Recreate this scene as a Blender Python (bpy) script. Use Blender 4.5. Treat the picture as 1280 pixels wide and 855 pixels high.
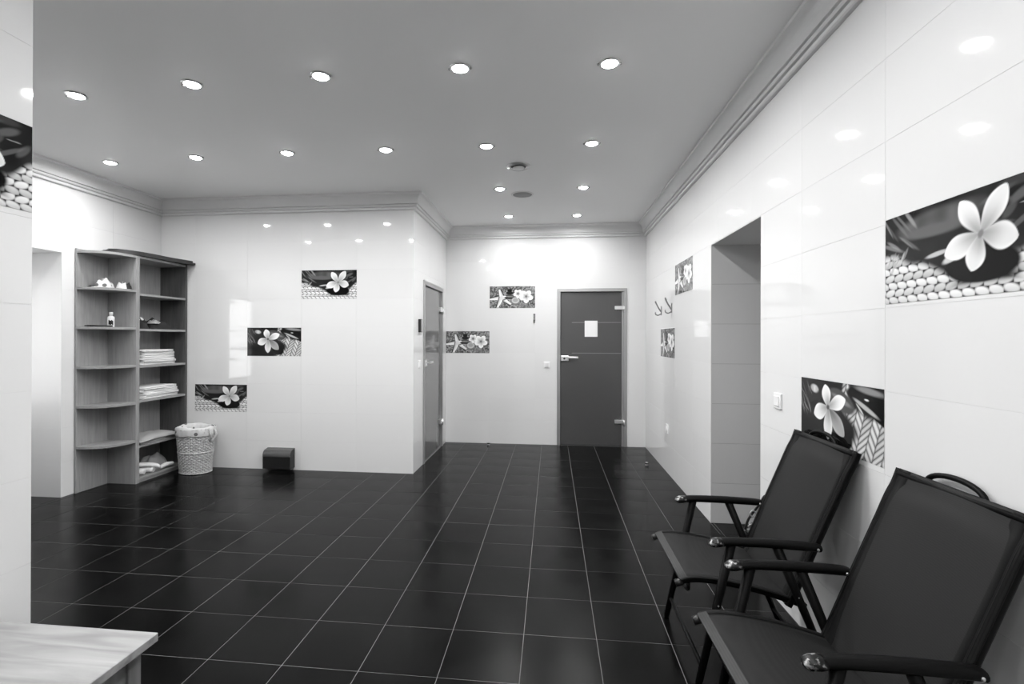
import bpy, bmesh, math, random
import numpy as np
from mathutils import Matrix, Vector

# ------------------------------------------------------------------ clear
for o in list(bpy.data.objects):
    bpy.data.objects.remove(o, do_unlink=True)
scene = bpy.context.scene
C = scene.collection
random.seed(7)
PI = math.pi

# ------------------------------------------------------------------ camera
F_PX, YAW, PITCH, ROLL = 618.52, 0.10960, 0.00138, 0.00278
cam_d = bpy.data.cameras.new('camera')
cam = bpy.data.objects.new('camera', cam_d)
C.objects.link(cam)
fw = Vector((-math.sin(YAW) * math.cos(PITCH), math.cos(YAW) * math.cos(PITCH), math.sin(PITCH)))
rt = Vector((math.cos(YAW), math.sin(YAW), 0))
up = rt.cross(fw)
cr, sr = math.cos(ROLL), math.sin(ROLL)
r2 = rt * cr + up * sr
u2 = -rt * sr + up * cr
M = Matrix(((r2.x, u2.x, -fw.x), (r2.y, u2.y, -fw.y), (r2.z, u2.z, -fw.z))).to_4x4()
M.translation = Vector((0.0147, -0.1553, 1.3868))
cam.matrix_world = M
cam_d.sensor_width = 36
cam_d.lens = F_PX * 36 / 1280
cam_d.shift_x = 18.45 / 1280
cam_d.shift_y = -5.34 / 1280
cam_d.clip_start = 0.02
scene.camera = cam

# ------------------------------------------------------------------ world (overcast daylight beyond the window)
w = bpy.data.worlds.new('world')
scene.world = w
w.use_nodes = True
bg = w.node_tree.nodes['Background']
bg.inputs[0].default_value = (1, 1, 1, 1)
bg.inputs[1].default_value = 7.0

# ------------------------------------------------------------------ exposure
vs = scene.view_settings
vs.view_transform = 'Standard'
vs.look = 'None'
vs.gamma = 1
vs.use_curve_mapping = False
vs.exposure = 0.0
LAMP_W = 5.1          # each recessed spot

# ------------------------------------------------------------------ materials
MATS = {}


def mat(name, col, rough=0.5, metal=0.0, spec=0.5, emit=0.0, var=0.0, coat=0.0, trans=0.0, alpha=1.0):
    m = bpy.data.materials.new(name)
    m.use_nodes = True
    b = m.node_tree.nodes['Principled BSDF']
    b.inputs['Base Color'].default_value = (col, col, col, 1)
    b.inputs['Roughness'].default_value = rough
    b.inputs['Metallic'].default_value = metal
    b.inputs['Specular IOR Level'].default_value = spec
    b.inputs['Coat Weight'].default_value = coat
    b.inputs['Transmission Weight'].default_value = trans
    b.inputs['Alpha'].default_value = alpha
    if emit:
        b.inputs['Emission Color'].default_value = (1, 1, 1, 1)
        b.inputs['Emission Strength'].default_value = emit
    if var:
        nt = m.node_tree
        oi = nt.nodes.new('ShaderNodeObjectInfo')
        mr = nt.nodes.new('ShaderNodeMapRange')
        mr.inputs['To Min'].default_value = col * (1 - var)
        mr.inputs['To Max'].default_value = col * (1 + var)
        nt.links.new(oi.outputs['Random'], mr.inputs['Value'])
        nt.links.new(mr.outputs[0], b.inputs['Base Color'])
    MATS[name] = m
    return m


def noise_ramp(m, scale, lo, hi, sock='Base Color', stretch=(1, 1, 1), detail=4, p0=.3, p1=.7, coord='Object', dist=0.0):
    nt = m.node_tree
    b = nt.nodes['Principled BSDF']
    tc = nt.nodes.new('ShaderNodeTexCoord')
    mp = nt.nodes.new('ShaderNodeMapping')
    mp.inputs['Scale'].default_value = stretch
    n = nt.nodes.new('ShaderNodeTexNoise')
    n.inputs['Scale'].default_value = scale
    n.inputs['Detail'].default_value = detail
    n.inputs['Distortion'].default_value = dist
    r = nt.nodes.new('ShaderNodeMapRange')
    r.inputs['From Min'].default_value = p0
    r.inputs['From Max'].default_value = p1
    r.inputs['To Min'].default_value = lo
    r.inputs['To Max'].default_value = hi
    nt.links.new(tc.outputs[coord], mp.inputs[0])
    nt.links.new(mp.outputs[0], n.inputs['Vector'])
    nt.links.new(n.outputs[0], r.inputs[0])
    nt.links.new(r.outputs[0], b.inputs[sock])
    return n, r


def add_bump(m, scale, strength, dist=.002, stretch=(1, 1, 1), detail=3):
    nt = m.node_tree
    b = nt.nodes['Principled BSDF']
    tc = nt.nodes.new('ShaderNodeTexCoord')
    mp = nt.nodes.new('ShaderNodeMapping')
    mp.inputs['Scale'].default_value = stretch
    n = nt.nodes.new('ShaderNodeTexNoise')
    n.inputs['Scale'].default_value = scale
    n.inputs['Detail'].default_value = detail
    bp = nt.nodes.new('ShaderNodeBump')
    bp.inputs['Strength'].default_value = strength
    bp.inputs['Distance'].default_value = dist
    nt.links.new(tc.outputs['Object'], mp.inputs[0])
    nt.links.new(mp.outputs[0], n.inputs['Vector'])
    nt.links.new(n.outputs[0], bp.inputs['Height'])
    nt.links.new(bp.outputs[0], b.inputs['Normal'])


m_wtile = mat('white_glazed_tile', .74, .04, var=.012)
m_stile = mat('white_satin_tile', .70, .30, spec=.3, var=.012)
m_wgrout = mat('pale_grout', .68, .8)
m_ftile = mat('black_floor_tile', .002, .2, spec=.095)
noise_ramp(m_ftile, 3.0, .15, .27, 'Roughness', detail=5)
add_bump(m_ftile, 90, .06, .0006)
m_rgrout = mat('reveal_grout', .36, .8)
m_fgrout = mat('grey_floor_grout', .16, .8, spec=.2)
m_ceil = mat('grey_white_ceiling_paint', .82, .6)
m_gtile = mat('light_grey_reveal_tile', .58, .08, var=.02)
m_corn = mat('cornice_paint', .72, .45)
m_alu = mat('brushed_aluminium', .42, .38, metal=.7)
m_hook = mat('satin_steel', .32, .35, metal=.8)
m_chrome = mat('polished_chrome', .9, .28, metal=1)
m_glass = mat('smoked_satin_glass', .075, .2, spec=.6)
m_etch = mat('etched_line', .22, .4)
m_glass2 = mat('reflection_paled_glass', .16, .09, spec=.8)  # base paled to stand in for the white wall mirrored in the glass
m_rubber = mat('dark_rubber', .01, .6)
m_black = mat('black_plastic', .012, .3)
m_blackgl = mat('black_gloss_plastic', .010, .15)
m_white = mat('white_plastic', .82, .25)
m_paper = mat('white_paper', .85, .8)
m_lid = mat('highlight_toned_lid', .07, .2)  # lightened over the black case to paint the rounded edge's highlight
m_greypl = mat('grey_plastic', .35, .4)
m_lampring = mat('lamp_trim', .55, .3, metal=.8)
m_bulb = mat('lit_lamp', 1, .5, emit=60)
m_speaker = mat('speaker_grille', .30, .7)
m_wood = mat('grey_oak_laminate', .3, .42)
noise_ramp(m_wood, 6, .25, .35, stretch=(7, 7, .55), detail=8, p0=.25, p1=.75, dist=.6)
m_woodh = mat('grey_oak_laminate_shelf', .3, .4)
noise_ramp(m_woodh, 6, .26, .34, stretch=(7, .6, 7), detail=8, p0=.25, p1=.75, dist=.6)
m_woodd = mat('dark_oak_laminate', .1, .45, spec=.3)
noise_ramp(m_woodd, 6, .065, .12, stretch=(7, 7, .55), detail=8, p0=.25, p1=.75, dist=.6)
m_bench = mat('pale_oak_top', .5, .35)
noise_ramp(m_bench, 5, .20, .42, stretch=(.55, 5, 5), detail=7, p0=.25, p1=.75, dist=.5)
m_benchs = mat('oak_side_panel', .2, .45)
noise_ramp(m_benchs, 5, .12, .24, stretch=(5, 5, .6), detail=7)
m_canopy = mat('dark_stained_board', .03, .3)
m_frame = mat('black_steel_tube', .003, .42, spec=.10)
m_worn = mat('worn_arm_tip', .1, .3, metal=.6)
noise_ramp(m_worn, 70, .01, .5, p0=.52, p1=.68)
m_rivet = mat('steel_rivet', .6, .3, metal=1)
m_wicker = mat('bleached_wicker', .50, .6)
noise_ramp(m_wicker, 40, .38, .62)
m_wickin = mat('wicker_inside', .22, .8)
m_linen = mat('spotted_liner_cloth', .62, .9)
m_towel = mat('white_towel_cloth', .78, .95)
add_bump(m_towel, 220, .25, .002)
m_towelg = mat('grey_towel_cloth', .36, .95)
add_bump(m_towelg, 220, .25, .002)
m_darkcloth = mat('dark_cloth', .02, .9)
m_leather = mat('black_leather', .012, .35)
m_shade = mat('window_frame_white', .75, .35)
m_pane = mat('window_glass', 1, .0, trans=1)
m_plaster = mat('white_plaster', .75, .7)
m_tileedge = mat('panel_edge', .6, .5)

# spotted cloth
nt = m_linen.node_tree
vor = nt.nodes.new('ShaderNodeTexVoronoi')
vor.inputs['Scale'].default_value = 15
tc = nt.nodes.new('ShaderNodeTexCoord')
rp = nt.nodes.new('ShaderNodeMapRange')
rp.inputs['From Min'].default_value = .24
rp.inputs['From Max'].default_value = .29
rp.inputs['To Min'].default_value = .12
rp.inputs['To Max'].default_value = .62
nt.links.new(tc.outputs['Object'], vor.inputs['Vector'])
nt.links.new(vor.outputs['Distance'], rp.inputs[0])
nt.links.new(rp.outputs[0], nt.nodes['Principled BSDF'].inputs['Base Color'])


def mesh_fabric(name, col, alpha):
    m = mat(name, col, .6, spec=.15)
    nt = m.node_tree
    b = nt.nodes['Principled BSDF']
    tc = nt.nodes.new('ShaderNodeTexCoord')
    ws = []
    for ax in ('X', 'Y', 'Z'):
        wv = nt.nodes.new('ShaderNodeTexWave')
        wv.bands_direction = ax
        wv.inputs['Scale'].default_value = 120
        wv.inputs['Distortion'].default_value = .3
        nt.links.new(tc.outputs['Object'], wv.inputs['Vector'])
        ws.append(wv)
    a1 = nt.nodes.new('ShaderNodeMath'); a1.operation = 'ADD'
    a2 = nt.nodes.new('ShaderNodeMath'); a2.operation = 'ADD'
    nt.links.new(ws[0].outputs['Fac'], a1.inputs[0])
    nt.links.new(ws[1].outputs['Fac'], a1.inputs[1])
    nt.links.new(a1.outputs[0], a2.inputs[0])
    nt.links.new(ws[2].outputs['Fac'], a2.inputs[1])
    r = nt.nodes.new('ShaderNodeMapRange')
    r.inputs['From Min'].default_value = .6
    r.inputs['From Max'].default_value = 2.4
    r.inputs['To Min'].default_value = col * .75
    r.inputs['To Max'].default_value = col * 1.25
    nt.links.new(a2.outputs[0], r.inputs[0])
    nt.links.new(r.outputs[0], b.inputs['Base Color'])
    b.inputs['Alpha'].default_value = alpha
    return m


m_sling = mesh_fabric('charcoal_mesh_sling', .019, .93)
m_hem = mesh_fabric('charcoal_sling_hem', .006, 1.0)
m_hemlight = mesh_fabric('grey_striped_hem', .045, 1.0)

# ------------------------------------------------------------------ object helpers


def tag(o, label=None, cat=None, group=None, kind=None):
    if label: o['label'] = label
    if cat: o['category'] = cat
    if group: o['group'] = group
    if kind: o['kind'] = kind
    return o


def link(name, me, parent=None, loc=None, rotz=0.0):
    o = bpy.data.objects.new(name, me)
    C.objects.link(o)
    if parent is not None: o.parent = parent
    if loc is not None: o.location = loc
    if rotz: o.rotation_euler = (0, 0, rotz)
    return o


def empty(name, loc, rotz=0.0):
    o = bpy.data.objects.new(name, None)
    o.empty_display_size = .1
    C.objects.link(o)
    o.location = loc
    o.rotation_euler = (0, 0, rotz)
    return o


def mesh(name, v, f, mats, smooth=False, mi=None):
    me = bpy.data.meshes.new(name)
    me.from_pydata([tuple(p) for p in v], [], [tuple(q) for q in f])
    for m in (mats if isinstance(mats, (list, tuple)) else [mats]):
        me.materials.append(m)
    if mi is not None:
        me.polygons.foreach_set('material_index', mi)
    if smooth:
        me.polygons.foreach_set('use_smooth', [True] * len(me.polygons))
    me.update()
    return me


class MB:
    """collects shapes for one mesh"""
    def __init__(s): s.v = []; s.f = []; s.sm = []

    def add(s, v, f, smooth=False):
        k = len(s.v)
        s.v += [tuple(p) for p in v]
        s.f += [tuple(i + k for i in q) for q in f]
        s.sm += [smooth] * len(f)
        return s

    def box(s, a, b):
        x0, y0, z0 = [min(p, q) for p, q in zip(a, b)]
        x1, y1, z1 = [max(p, q) for p, q in zip(a, b)]
        v = [(x0, y0, z0), (x1, y0, z0), (x1, y1, z0), (x0, y1, z0), (x0, y0, z1), (x1, y0, z1), (x1, y1, z1), (x0, y1, z1)]
        f = [(0, 3, 2, 1), (4, 5, 6, 7), (0, 1, 5, 4), (1, 2, 6, 5), (2, 3, 7, 6), (3, 0, 4, 7)]
        return s.add(v, f)

    def rbox(s, a, b, r=.004, seg=2):
        bm = bmesh.new()
        bmesh.ops.create_cube(bm, size=1)
        c = [(p + q) / 2 for p, q in zip(a, b)]
        d = [abs(q - p) for p, q in zip(a, b)]
        for v in bm.verts:
            v.co = Vector((c[0] + v.co.x * d[0], c[1] + v.co.y * d[1], c[2] + v.co.z * d[2]))
        bmesh.ops.bevel(bm, geom=list(bm.edges), offset=min(r, min(d) * .49), segments=seg, profile=.5, affect='EDGES')
        bm.verts.index_update()
        s.add([v.co.copy() for v in bm.verts], [[v.index for v in f.verts] for f in bm.faces], False)
        bm.free()
        return s

    def tube(s, pts, r, sides=10, closed=False, smooth=True, caps=True):
        pts = [Vector(p) for p in pts]
        n = len(pts)
        rr = r if isinstance(r, (list, tuple)) and len(r) == n else [r] * n
        T = []
        for i in range(n):
            a = pts[(i - 1) % n] if (closed or i > 0) else pts[i]
            b = pts[(i + 1) % n] if (closed or i < n - 1) else pts[i]
            T.append((b - a).normalized())
        ref = Vector((0, 0, 1)) if abs(T[0].z) < .9 else Vector((1, 0, 0))
        N = (ref - T[0] * ref.dot(T[0])).normalized()
        v = []
        for i in range(n):
            N = (N - T[i] * N.dot(T[i])).normalized()
            B = T[i].cross(N)
            ra = rr[i]
            rx, ry = ra if isinstance(ra, (list, tuple)) else (ra, ra)
            for k in range(sides):
                a = 2 * PI * k / sides
                v.append(pts[i] + N * (math.cos(a) * rx) + B * (math.sin(a) * ry))
        f = []
        for i in range(n if closed else n - 1):
            j = (i + 1) % n
            for k in range(sides):
                l = (k + 1) % sides
                f.append((i * sides + k, i * sides + l, j * sides + l, j * sides + k))
        s.add(v, f, smooth)
        if not closed and caps:
            s.add([v[k] for k in range(sides)], [tuple(range(sides))[::-1]])
            s.add([v[(n - 1) * sides + k] for k in range(sides)], [tuple(range(sides))])
        return s

    def lathe(s, prof, c=(0, 0, 0), n=24, smooth=True, sx=1.0, sy=1.0):
        v = []; f = []
        for (r, z) in prof:
            for k in range(n):
                a = 2 * PI * k / n
                v.append((c[0] + r * sx * math.cos(a), c[1] + r * sy * math.sin(a), c[2] + z))
        for i in range(len(prof) - 1):
            for k in range(n):
                l = (k + 1) % n
                f.append((i * n + k, i * n + l, (i + 1) * n + l, (i + 1) * n + k))
        s.add(v, f, smooth)
        for i, rev in ((0, True), (len(prof) - 1, False)):
            if prof[i][0] > 1e-5:
                q = list(range(n))
                s.add([v[i * n + k] for k in q], [tuple(q[::-1] if rev else q)])
        return s

    def prism(s, poly, z0, z1, plane='XY'):
        n = len(poly)
        def P(a, b, h): return (a, b, h) if plane == 'XY' else ((a, h, b) if plane == 'XZ' else (h, a, b))
        v = [P(a, b, z0) for a, b in poly] + [P(a, b, z1) for a, b in poly]
        f = [tuple(range(n))[::-1], tuple(range(n, 2 * n))]
        for i in range(n):
            j = (i + 1) % n
            f.append((i, j, n + j, n + i))
        return s.add(v, f)

    def build(s, name, m, parent=None, loc=None, rotz=0.0):
        me = bpy.data.meshes.new(name)
        me.from_pydata(s.v, [], s.f)
        me.materials.append(m)
        me.polygons.foreach_set('use_smooth', s.sm)
        me.update()
        bm = bmesh.new(); bm.from_mesh(me)
        bmesh.ops.remove_doubles(bm, verts=bm.verts, dist=1e-6)
        bmesh.ops.recalc_face_normals(bm, faces=bm.faces)
        bm.to_mesh(me); bm.free()
        return link(name, me, parent, loc, rotz)


def spline(pts, n=8):
    """Catmull-Rom through the points"""
    P = [Vector(p) for p in pts]
    P = [P[0] * 2 - P[1]] + P + [P[-1] * 2 - P[-2]]
    out = []
    for i in range(1, len(P) - 2):
        for k in range(n):
            t = k / n
            a, b, c, d = P[i - 1], P[i], P[i + 1], P[i + 2]
            out.append(.5 * ((2 * b) + (c - a) * t + (2 * a - 5 * b + 4 * c - d) * t * t + (3 * b - a - 3 * c + d) * t ** 3))
    out.append(P[-2])
    return out


def copy_tree(o, parent=None):
    c = o.copy()
    C.objects.link(c)
    if parent is not None: c.parent = parent
    for ch in list(o.children): copy_tree(ch, c)
    return c


# ------------------------------------------------------------------ room dimensions
RW, LW, BW, BL, BX = 1.21, -4.20, 6.34, 4.78, -1.39      # right, left, back, partition front, partition side
CE = 2.86                                                # ceiling
PX, PY, PT = -1.79, 1.385, 0.20                          # near-left wall: face, end, thickness
RY, LRY = -1.6, -1.6                                      # rear of the near part, rear of the left part
OR0, OR1, ORZ = 2.842, 3.734, 2.095                      # opening in right wall
OL0, OL1, OLZ = 2.0, 3.685, 2.12                         # window recess in left wall
JOINT = .0009
TT = .008

# ------------------------------------------------------------------ tiles
_tile_cache = {}


def tile_mesh(w_, h_, m, ch=.00025, t=TT, kind='wall'):
    key = (round(w_, 4), round(h_, 4), m.name)
    if key in _tile_cache: return _tile_cache[key]
    a, b = w_ / 2, h_ / 2
    if kind == 'wall':
        def P(u, v, n): return (u, -n, v)
    else:
        def P(u, v, n): return (u, v, n)
    v = []
    for (uu, vv, nn) in ((a, b, -t), (a, b, -ch), (a - ch, b - ch, 0)):
        v += [P(-uu, -vv, nn), P(uu, -vv, nn), P(uu, vv, nn), P(-uu, vv, nn)]
    f = [(8, 9, 10, 11)]
    for L in (0, 4):
        for i in range(4):
            j = (i + 1) % 4
            f.append((L + i, L + j, L + 4 + j, L + 4 + i))
    me = mesh('tile', v, f, m)
    _tile_cache[key] = me
    return me


def sub(rect, hole):
    a0, a1, b0, b1 = rect
    h0, h1, g0, g1 = hole
    if h1 <= a0 + 1e-4 or h0 >= a1 - 1e-4 or g1 <= b0 + 1e-4 or g0 >= b1 - 1e-4: return [rect]
    out = []
    if h0 > a0 + 1e-4: out.append((a0, h0, b0, b1))
    if h1 < a1 - 1e-4: out.append((h1, a1, b0, b1))
    m0, m1 = max(a0, h0), min(a1, h1)
    if g0 > b0 + 1e-4: out.append((m0, m1, b0, g0))
    if g1 < b1 - 1e-4: out.append((m0, m1, g1, b1))
    return out


def seams(lo, hi, ref, step):
    k = math.ceil((lo - ref) / step - 1e-6)
    s = [lo]
    while ref + k * step < hi - 1e-6:
        x = ref + k * step
        if x > lo + .004: s.append(x)
        k += 1
    s.append(hi)
    return s


ZR = seams(0, CE, 0, .30)


class Wall:
    """flat tiled wall. rz: 0 faces -Y, -90 faces -X, 90 faces +X, 180 faces +Y. u is the world axis coordinate along it."""
    def __init__(s, name, axis, plane, facing, lo, hi, z0, z1, label, thick=.10, holes=(), grow=0.0, tmat=None, gmat=None, joint=JOINT):
        s.axis, s.plane, s.facing = axis, plane, facing
        s.holes = list(holes)
        s.tmat = tmat or m_wtile
        s.joint = joint
        mb = MB()
        rects = [(lo, hi, z0, z1)]
        for h in s.holes:
            rects = [q for r in rects for q in sub(r, (h[0] - grow, h[1] + grow, h[2], h[3] + grow))]
        g = -facing * .0012
        for (a, b, c, d) in rects:
            p0 = plane + g; p1 = plane - facing * thick
            if axis == 'x': mb.box((a, p0, c), (b, p1, d))
            else: mb.box((p0, a, c), (p1, b, d))
        s.o = mb.build(name, gmat or m_wgrout)
        tag(s.o, label, 'wall', kind='structure')
        s.lo, s.hi, s.z0, s.z1 = lo, hi, z0, z1
        if axis == 'x': s.rz = 0 if facing < 0 else PI
        else: s.rz = -PI / 2 if facing < 0 else PI / 2

    def pos(s, u, z, out=0.0):
        return (u, s.plane + s.facing * out, z) if s.axis == 'x' else (s.plane + s.facing * out, u, z)

    def tile(s, us, zs, skip=(), stuff=False):
        cells = []
        for i in range(len(us) - 1):
            for k in range(len(zs) - 1):
                rs = [(us[i], us[i + 1], zs[k], zs[k + 1])]
                for h in s.holes + list(skip):
                    rs = [q for r in rs for q in sub(r, h)]
                cells += rs
        if stuff:
            mb = MB()
            for (a, b, c, d) in cells:
                me = tile_mesh(b - a - JOINT, d - c - JOINT, m_wtile)
                Mx = Matrix.Translation(s.pos((a + b) / 2, (c + d) / 2)) @ Matrix.Rotation(s.rz, 4, 'Z')
                mb.add([Mx @ v.co for v in me.vertices], [tuple(p.vertices) for p in me.polygons])
            o = mb.build('tile_field', m_wtile, s.o)
            o['kind'] = 'stuff'
            return
        for (a, b, c, d) in cells:
            if b - a < .008 or d - c < .008: continue
            me = tile_mesh(b - a - s.joint, d - c - s.joint, s.tmat)
            link('tile', me, s.o, s.pos((a + b) / 2, (c + d) / 2), s.rz)


# ---- floor
fl = MB().box((LW - .7, RY - .2, -.06), (RW + 1.1, BW + .15, -.0012)).build('floor', m_fgrout)
tag(fl, 'black square tiled floor with pale thin joints', 'floor', kind='structure')
TP = .336
xs = [(c - 7.35) * TP + .006 for c in range(-8, 15)]
ys = [(r + 6.436) * TP + .005 for r in range(-14, 14)]


def floor_rects(x0, x1, y0, y1):
    """clip a floor cell to the room outline"""
    out = []
    for (a0, a1, b0, b1) in ((BX, RW, BL, BW), (LW, RW, PY, BL), (PX, RW, RY, PY), (LW, PX - PT, LRY, PY),
                             (RW, RW + 1.0, OR0, OR1), (LW - .55, LW, OL0, OL1)):
        c0, c1, d0, d1 = max(x0, a0), min(x1, a1), max(y0, b0), min(y1, b1)
        if c1 - c0 > .004 and d1 - d0 > .004: out.append([c0, c1, d0, d1])
    # merge pieces that continue across a region border
    merged = True
    while merged:
        merged = False
        for i in range(len(out)):
            for j in range(len(out)):
                if i == j: continue
                p, q = out[i], out[j]
                if abs(p[3] - q[2]) < 1e-6 and abs(p[0] - q[0]) < 1e-6 and abs(p[1] - q[1]) < 1e-6:
                    p[3] = q[3]; out.pop(j); merged = True; break
                if abs(p[1] - q[0]) < 1e-6 and abs(p[2] - q[2]) < 1e-6 and abs(p[3] - q[3]) < 1e-6:
                    p[1] = q[1]; out.pop(j); merged = True; break
            if merged: break
    return out


far_mb = MB()
JF = .0026
for i in range(len(xs) - 1):
    for k in range(len(ys) - 1):
        for (a, b, c, d) in floor_rects(xs[i], xs[i + 1], ys[k], ys[k + 1]):
            seen = d > 1.0 and b > -(d + .3) * .93 and (a < RW - .01 or c > 2.6) and b > LW + .01
            me = tile_mesh(b - a - JF, d - c - JF, m_ftile, ch=.0012, t=.006, kind='floor')
            if seen:
                t = link('tile', me, fl, ((a + b) / 2, (c + d) / 2, 0))
                t.rotation_euler = (random.gauss(0, .0007), random.gauss(0, .0007), 0)
            else:
                far_mb.add([(v.co.x + (a + b) / 2, v.co.y + (c + d) / 2, v.co.z) for v in me.vertices], [tuple(p.vertices) for p in me.polygons])
ff = far_mb.build('tile_field', m_ftile, fl)
ff['kind'] = 'stuff'

# ---- ceiling
ce = MB().box((LW - .15, RY - .15, CE), (RW + .15, BW + .15, CE + .1)).build('ceiling', m_ceil)
tag(ce, 'smooth grey-white ceiling with recessed spots', 'ceiling', kind='structure')

# ---- decor panel cells (axis coordinate range, z range)
P_BACK = [(-.803, -.202, 1.785, 2.075), (-1.388, -.803, 1.19, 1.482)]
P_BLK = [(-2.596, -1.993, 1.794, 2.094), (-3.2, -2.596, 1.193, 1.494), (-3.797, -3.2, .597, .887)]
P_RT = [(4.223, 4.83, 1.81, 2.10), (4.838, 5.462, 1.195, 1.495), (1.17, 1.77, 1.512, 1.815), (1.773, 2.371, .92, 1.207)]
P_PIL = [(PY - .60, PY - .001, 1.82, 2.12)]

# ---- walls
wr = Wall('wall_right', 'y', RW, -1, RY, BW, 0, CE, 'long white glazed tile wall behind the chairs', holes=[(OR0, OR1, 0, ORZ)], grow=.006)
ur = [RY, -1.23, -.63, -.03, .57, 1.17, 1.772, 2.371, 2.97, 3.6, 4.223, 4.834, 5.462, 6.07, BW]
wr.tile(ur[4:], ZR, skip=P_RT)
wr.tile(ur[:5], ZR, stuff=True)
DX0, DX1, DZ = .085, .975, 2.037
wb = Wall('wall_back', 'x', BW, -1, BX - .1, RW + .1, 0, CE, 'white glazed tile wall around the dark glass door', holes=[(DX0, DX1, 0, DZ)])
wb.holes[0] = (DX0, DX1, 0, DZ)
wb.lo, wb.hi = BX, RW
wb.tile(seams(BX, RW, -.803, .601), ZR, skip=P_BACK)
wp = Wall('wall_partition', 'x', BL, -1, LW - .1, BX - .0015, 0, CE, 'white glazed tile wall behind the basket')
wp.tile(seams(LW, BX, -2.596, .6015), ZR, skip=P_BLK)
SD0, SD1, SDZ = 5.16, 6.13, 2.03
wsid = Wall('wall_partition_side', 'y', BX, 1, BL + .1, BW, 0, CE, 'narrow white tiled wall around the side glass door', holes=[(SD0, SD1, 0, SDZ)])
wsid.tile([BL] + seams(BL + .02, BW, BL + .6, .6)[1:], ZR)
wl = Wall('wall_left', 'y', LW, 1, LRY, BL, 0, CE, 'white tiled wall behind the shelves', holes=[(OL0, OL1, 0, OLZ)], grow=.006)
wl.tile(seams(LRY, BL, BL - .59, .6), ZR)
wn = Wall('wall_near_left', 'y', PX, 1, RY, PY - .013, 0, CE, 'near white tiled wall end beside the bench', thick=PT - .02)
upn = [RY] + [PY - .6 * k for k in (4, 3, 2, 1)] + [PY]
wn.tile(upn[2:], ZR, skip=P_PIL)
wn.tile(upn[:3], ZR, stuff=True)
wne = Wall('wall_near_left_end', 'x', PY, 1, PX - PT + .0012, PX - .0012, 0, CE, 'narrow end face of the near tiled wall', thick=.012)
wne.tile([PX - PT, PX], ZR)
wnb = Wall('wall_near_left_back', 'y', PX - PT, -1, LRY, PY - .013, 0, CE, 'back face of the near tiled wall', thick=.018)
wnb.tile(seams(LRY, PY, PY, .6), ZR, stuff=True)
wlr = Wall('wall_left_rear', 'x', LRY, 1, LW - .1, PX - PT, 0, CE, 'white tiled rear wall of the shelf area')
wlr.tile(seams(LW, PX - PT, LW, .6), ZR, stuff=True)
wre = Wall('wall_rear', 'x', RY, 1, PX - .1, RW + .1, 0, CE, 'white tiled rear wall facing the dark glass door')
wre.tile(seams(PX, RW, PX, .6), ZR, stuff=True)

# passage behind the opening in the right wall
ND = .95
wj = Wall('wall_passage_far', 'x', OR1, -1, RW + .0012, RW + ND, 0, ORZ, 'light grey tiled reveal of the wall opening', thick=.08, tmat=m_gtile, gmat=m_rgrout, joint=.003)
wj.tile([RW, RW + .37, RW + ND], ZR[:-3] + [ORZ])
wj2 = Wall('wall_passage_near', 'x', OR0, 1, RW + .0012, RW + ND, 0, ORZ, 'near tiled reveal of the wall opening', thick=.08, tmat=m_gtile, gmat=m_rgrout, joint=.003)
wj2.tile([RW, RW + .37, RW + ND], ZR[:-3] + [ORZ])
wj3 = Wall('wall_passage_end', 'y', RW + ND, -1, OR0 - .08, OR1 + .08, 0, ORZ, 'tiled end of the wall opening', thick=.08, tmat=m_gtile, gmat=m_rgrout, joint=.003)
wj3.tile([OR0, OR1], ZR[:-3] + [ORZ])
tag(MB().box((RW + .002, OR0 - .08, ORZ), (RW + ND + .08, OR1 + .08, ORZ + .08)).build('ceiling_passage', m_plaster), 'flat soffit of the wall opening', 'ceiling', kind='structure')

# window recess in the left wall
RD = .55
wk = Wall('wall_recess_far', 'x', OL1, -1, LW - RD, LW - .0012, 0, OLZ, 'daylit tiled reveal beside the shelves', thick=.08, tmat=m_stile)
wk.tile([LW - RD, LW], ZR[:-3] + [OLZ])
wk2 = Wall('wall_recess_near', 'x', OL0, 1, LW - RD, LW - .0012, 0, OLZ, 'near tiled reveal of the window recess', thick=.08, tmat=m_stile)
wk2.tile([LW - RD, LW], ZR[:-3] + [OLZ])
WY0, WY1, WZ0, WZ1 = 2.15, 3.55, .72, 2.03
wk3 = Wall('wall_recess_window', 'y', LW - RD, 1, OL0 - .08, OL1 + .08, 0, OLZ, 'white tiled wall below the daylight window', thick=.08, holes=[(WY0, WY1, WZ0, WZ1)])
wk3.tile(seams(OL0, OL1, OL0, .6), ZR[:-3] + [OLZ])
tag(MB().box((LW - RD - .08, OL0 - .08, OLZ), (LW - .002, OL1 + .08, OLZ + .08)).build('ceiling_recess', m_plaster), 'flat soffit of the window recess', 'ceiling', kind='structure')
win = empty('window_1', (LW - RD - .05, (WY0 + WY1) / 2, WZ0))
tag(win, 'white framed two-sash window in the recess beside the shelves', 'window', kind='structure')
hw = (WY1 - WY0) / 2
hh = WZ1 - WZ0
mb = MB()
mb.box((-.03, -hw, 0), (.03, -hw + .06, hh)).box((-.03, hw - .06, 0), (.03, hw, hh)).box((-.03, -hw + .06, 0), (.03, hw - .06, .06)).box((-.03, -hw + .06, hh - .06), (.03, hw - .06, hh))
mb.build('window_frame', m_shade, win)
MB().box((-.025, -.05, .06), (.025, .05, hh - .06)).build('mullion', m_shade, win)
for s_ in (-1, 1):
    a, b = (.05, hw - .06) if s_ > 0 else (-hw + .06, -.05)
    MB().box((-.02, a, hh * .38 - .015), (.02, b, hh * .38 + .015)).build('glazing_bar', m_shade, win)
    MB().box((-.003, a, .06), (.003, b, hh - .06)).build('pane', m_pane, win)
pl = bpy.data.lights.new('window_portal', 'AREA')
pl.shape = 'RECTANGLE'; pl.size = WY1 - WY0; pl.size_y = WZ1 - WZ0
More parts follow.
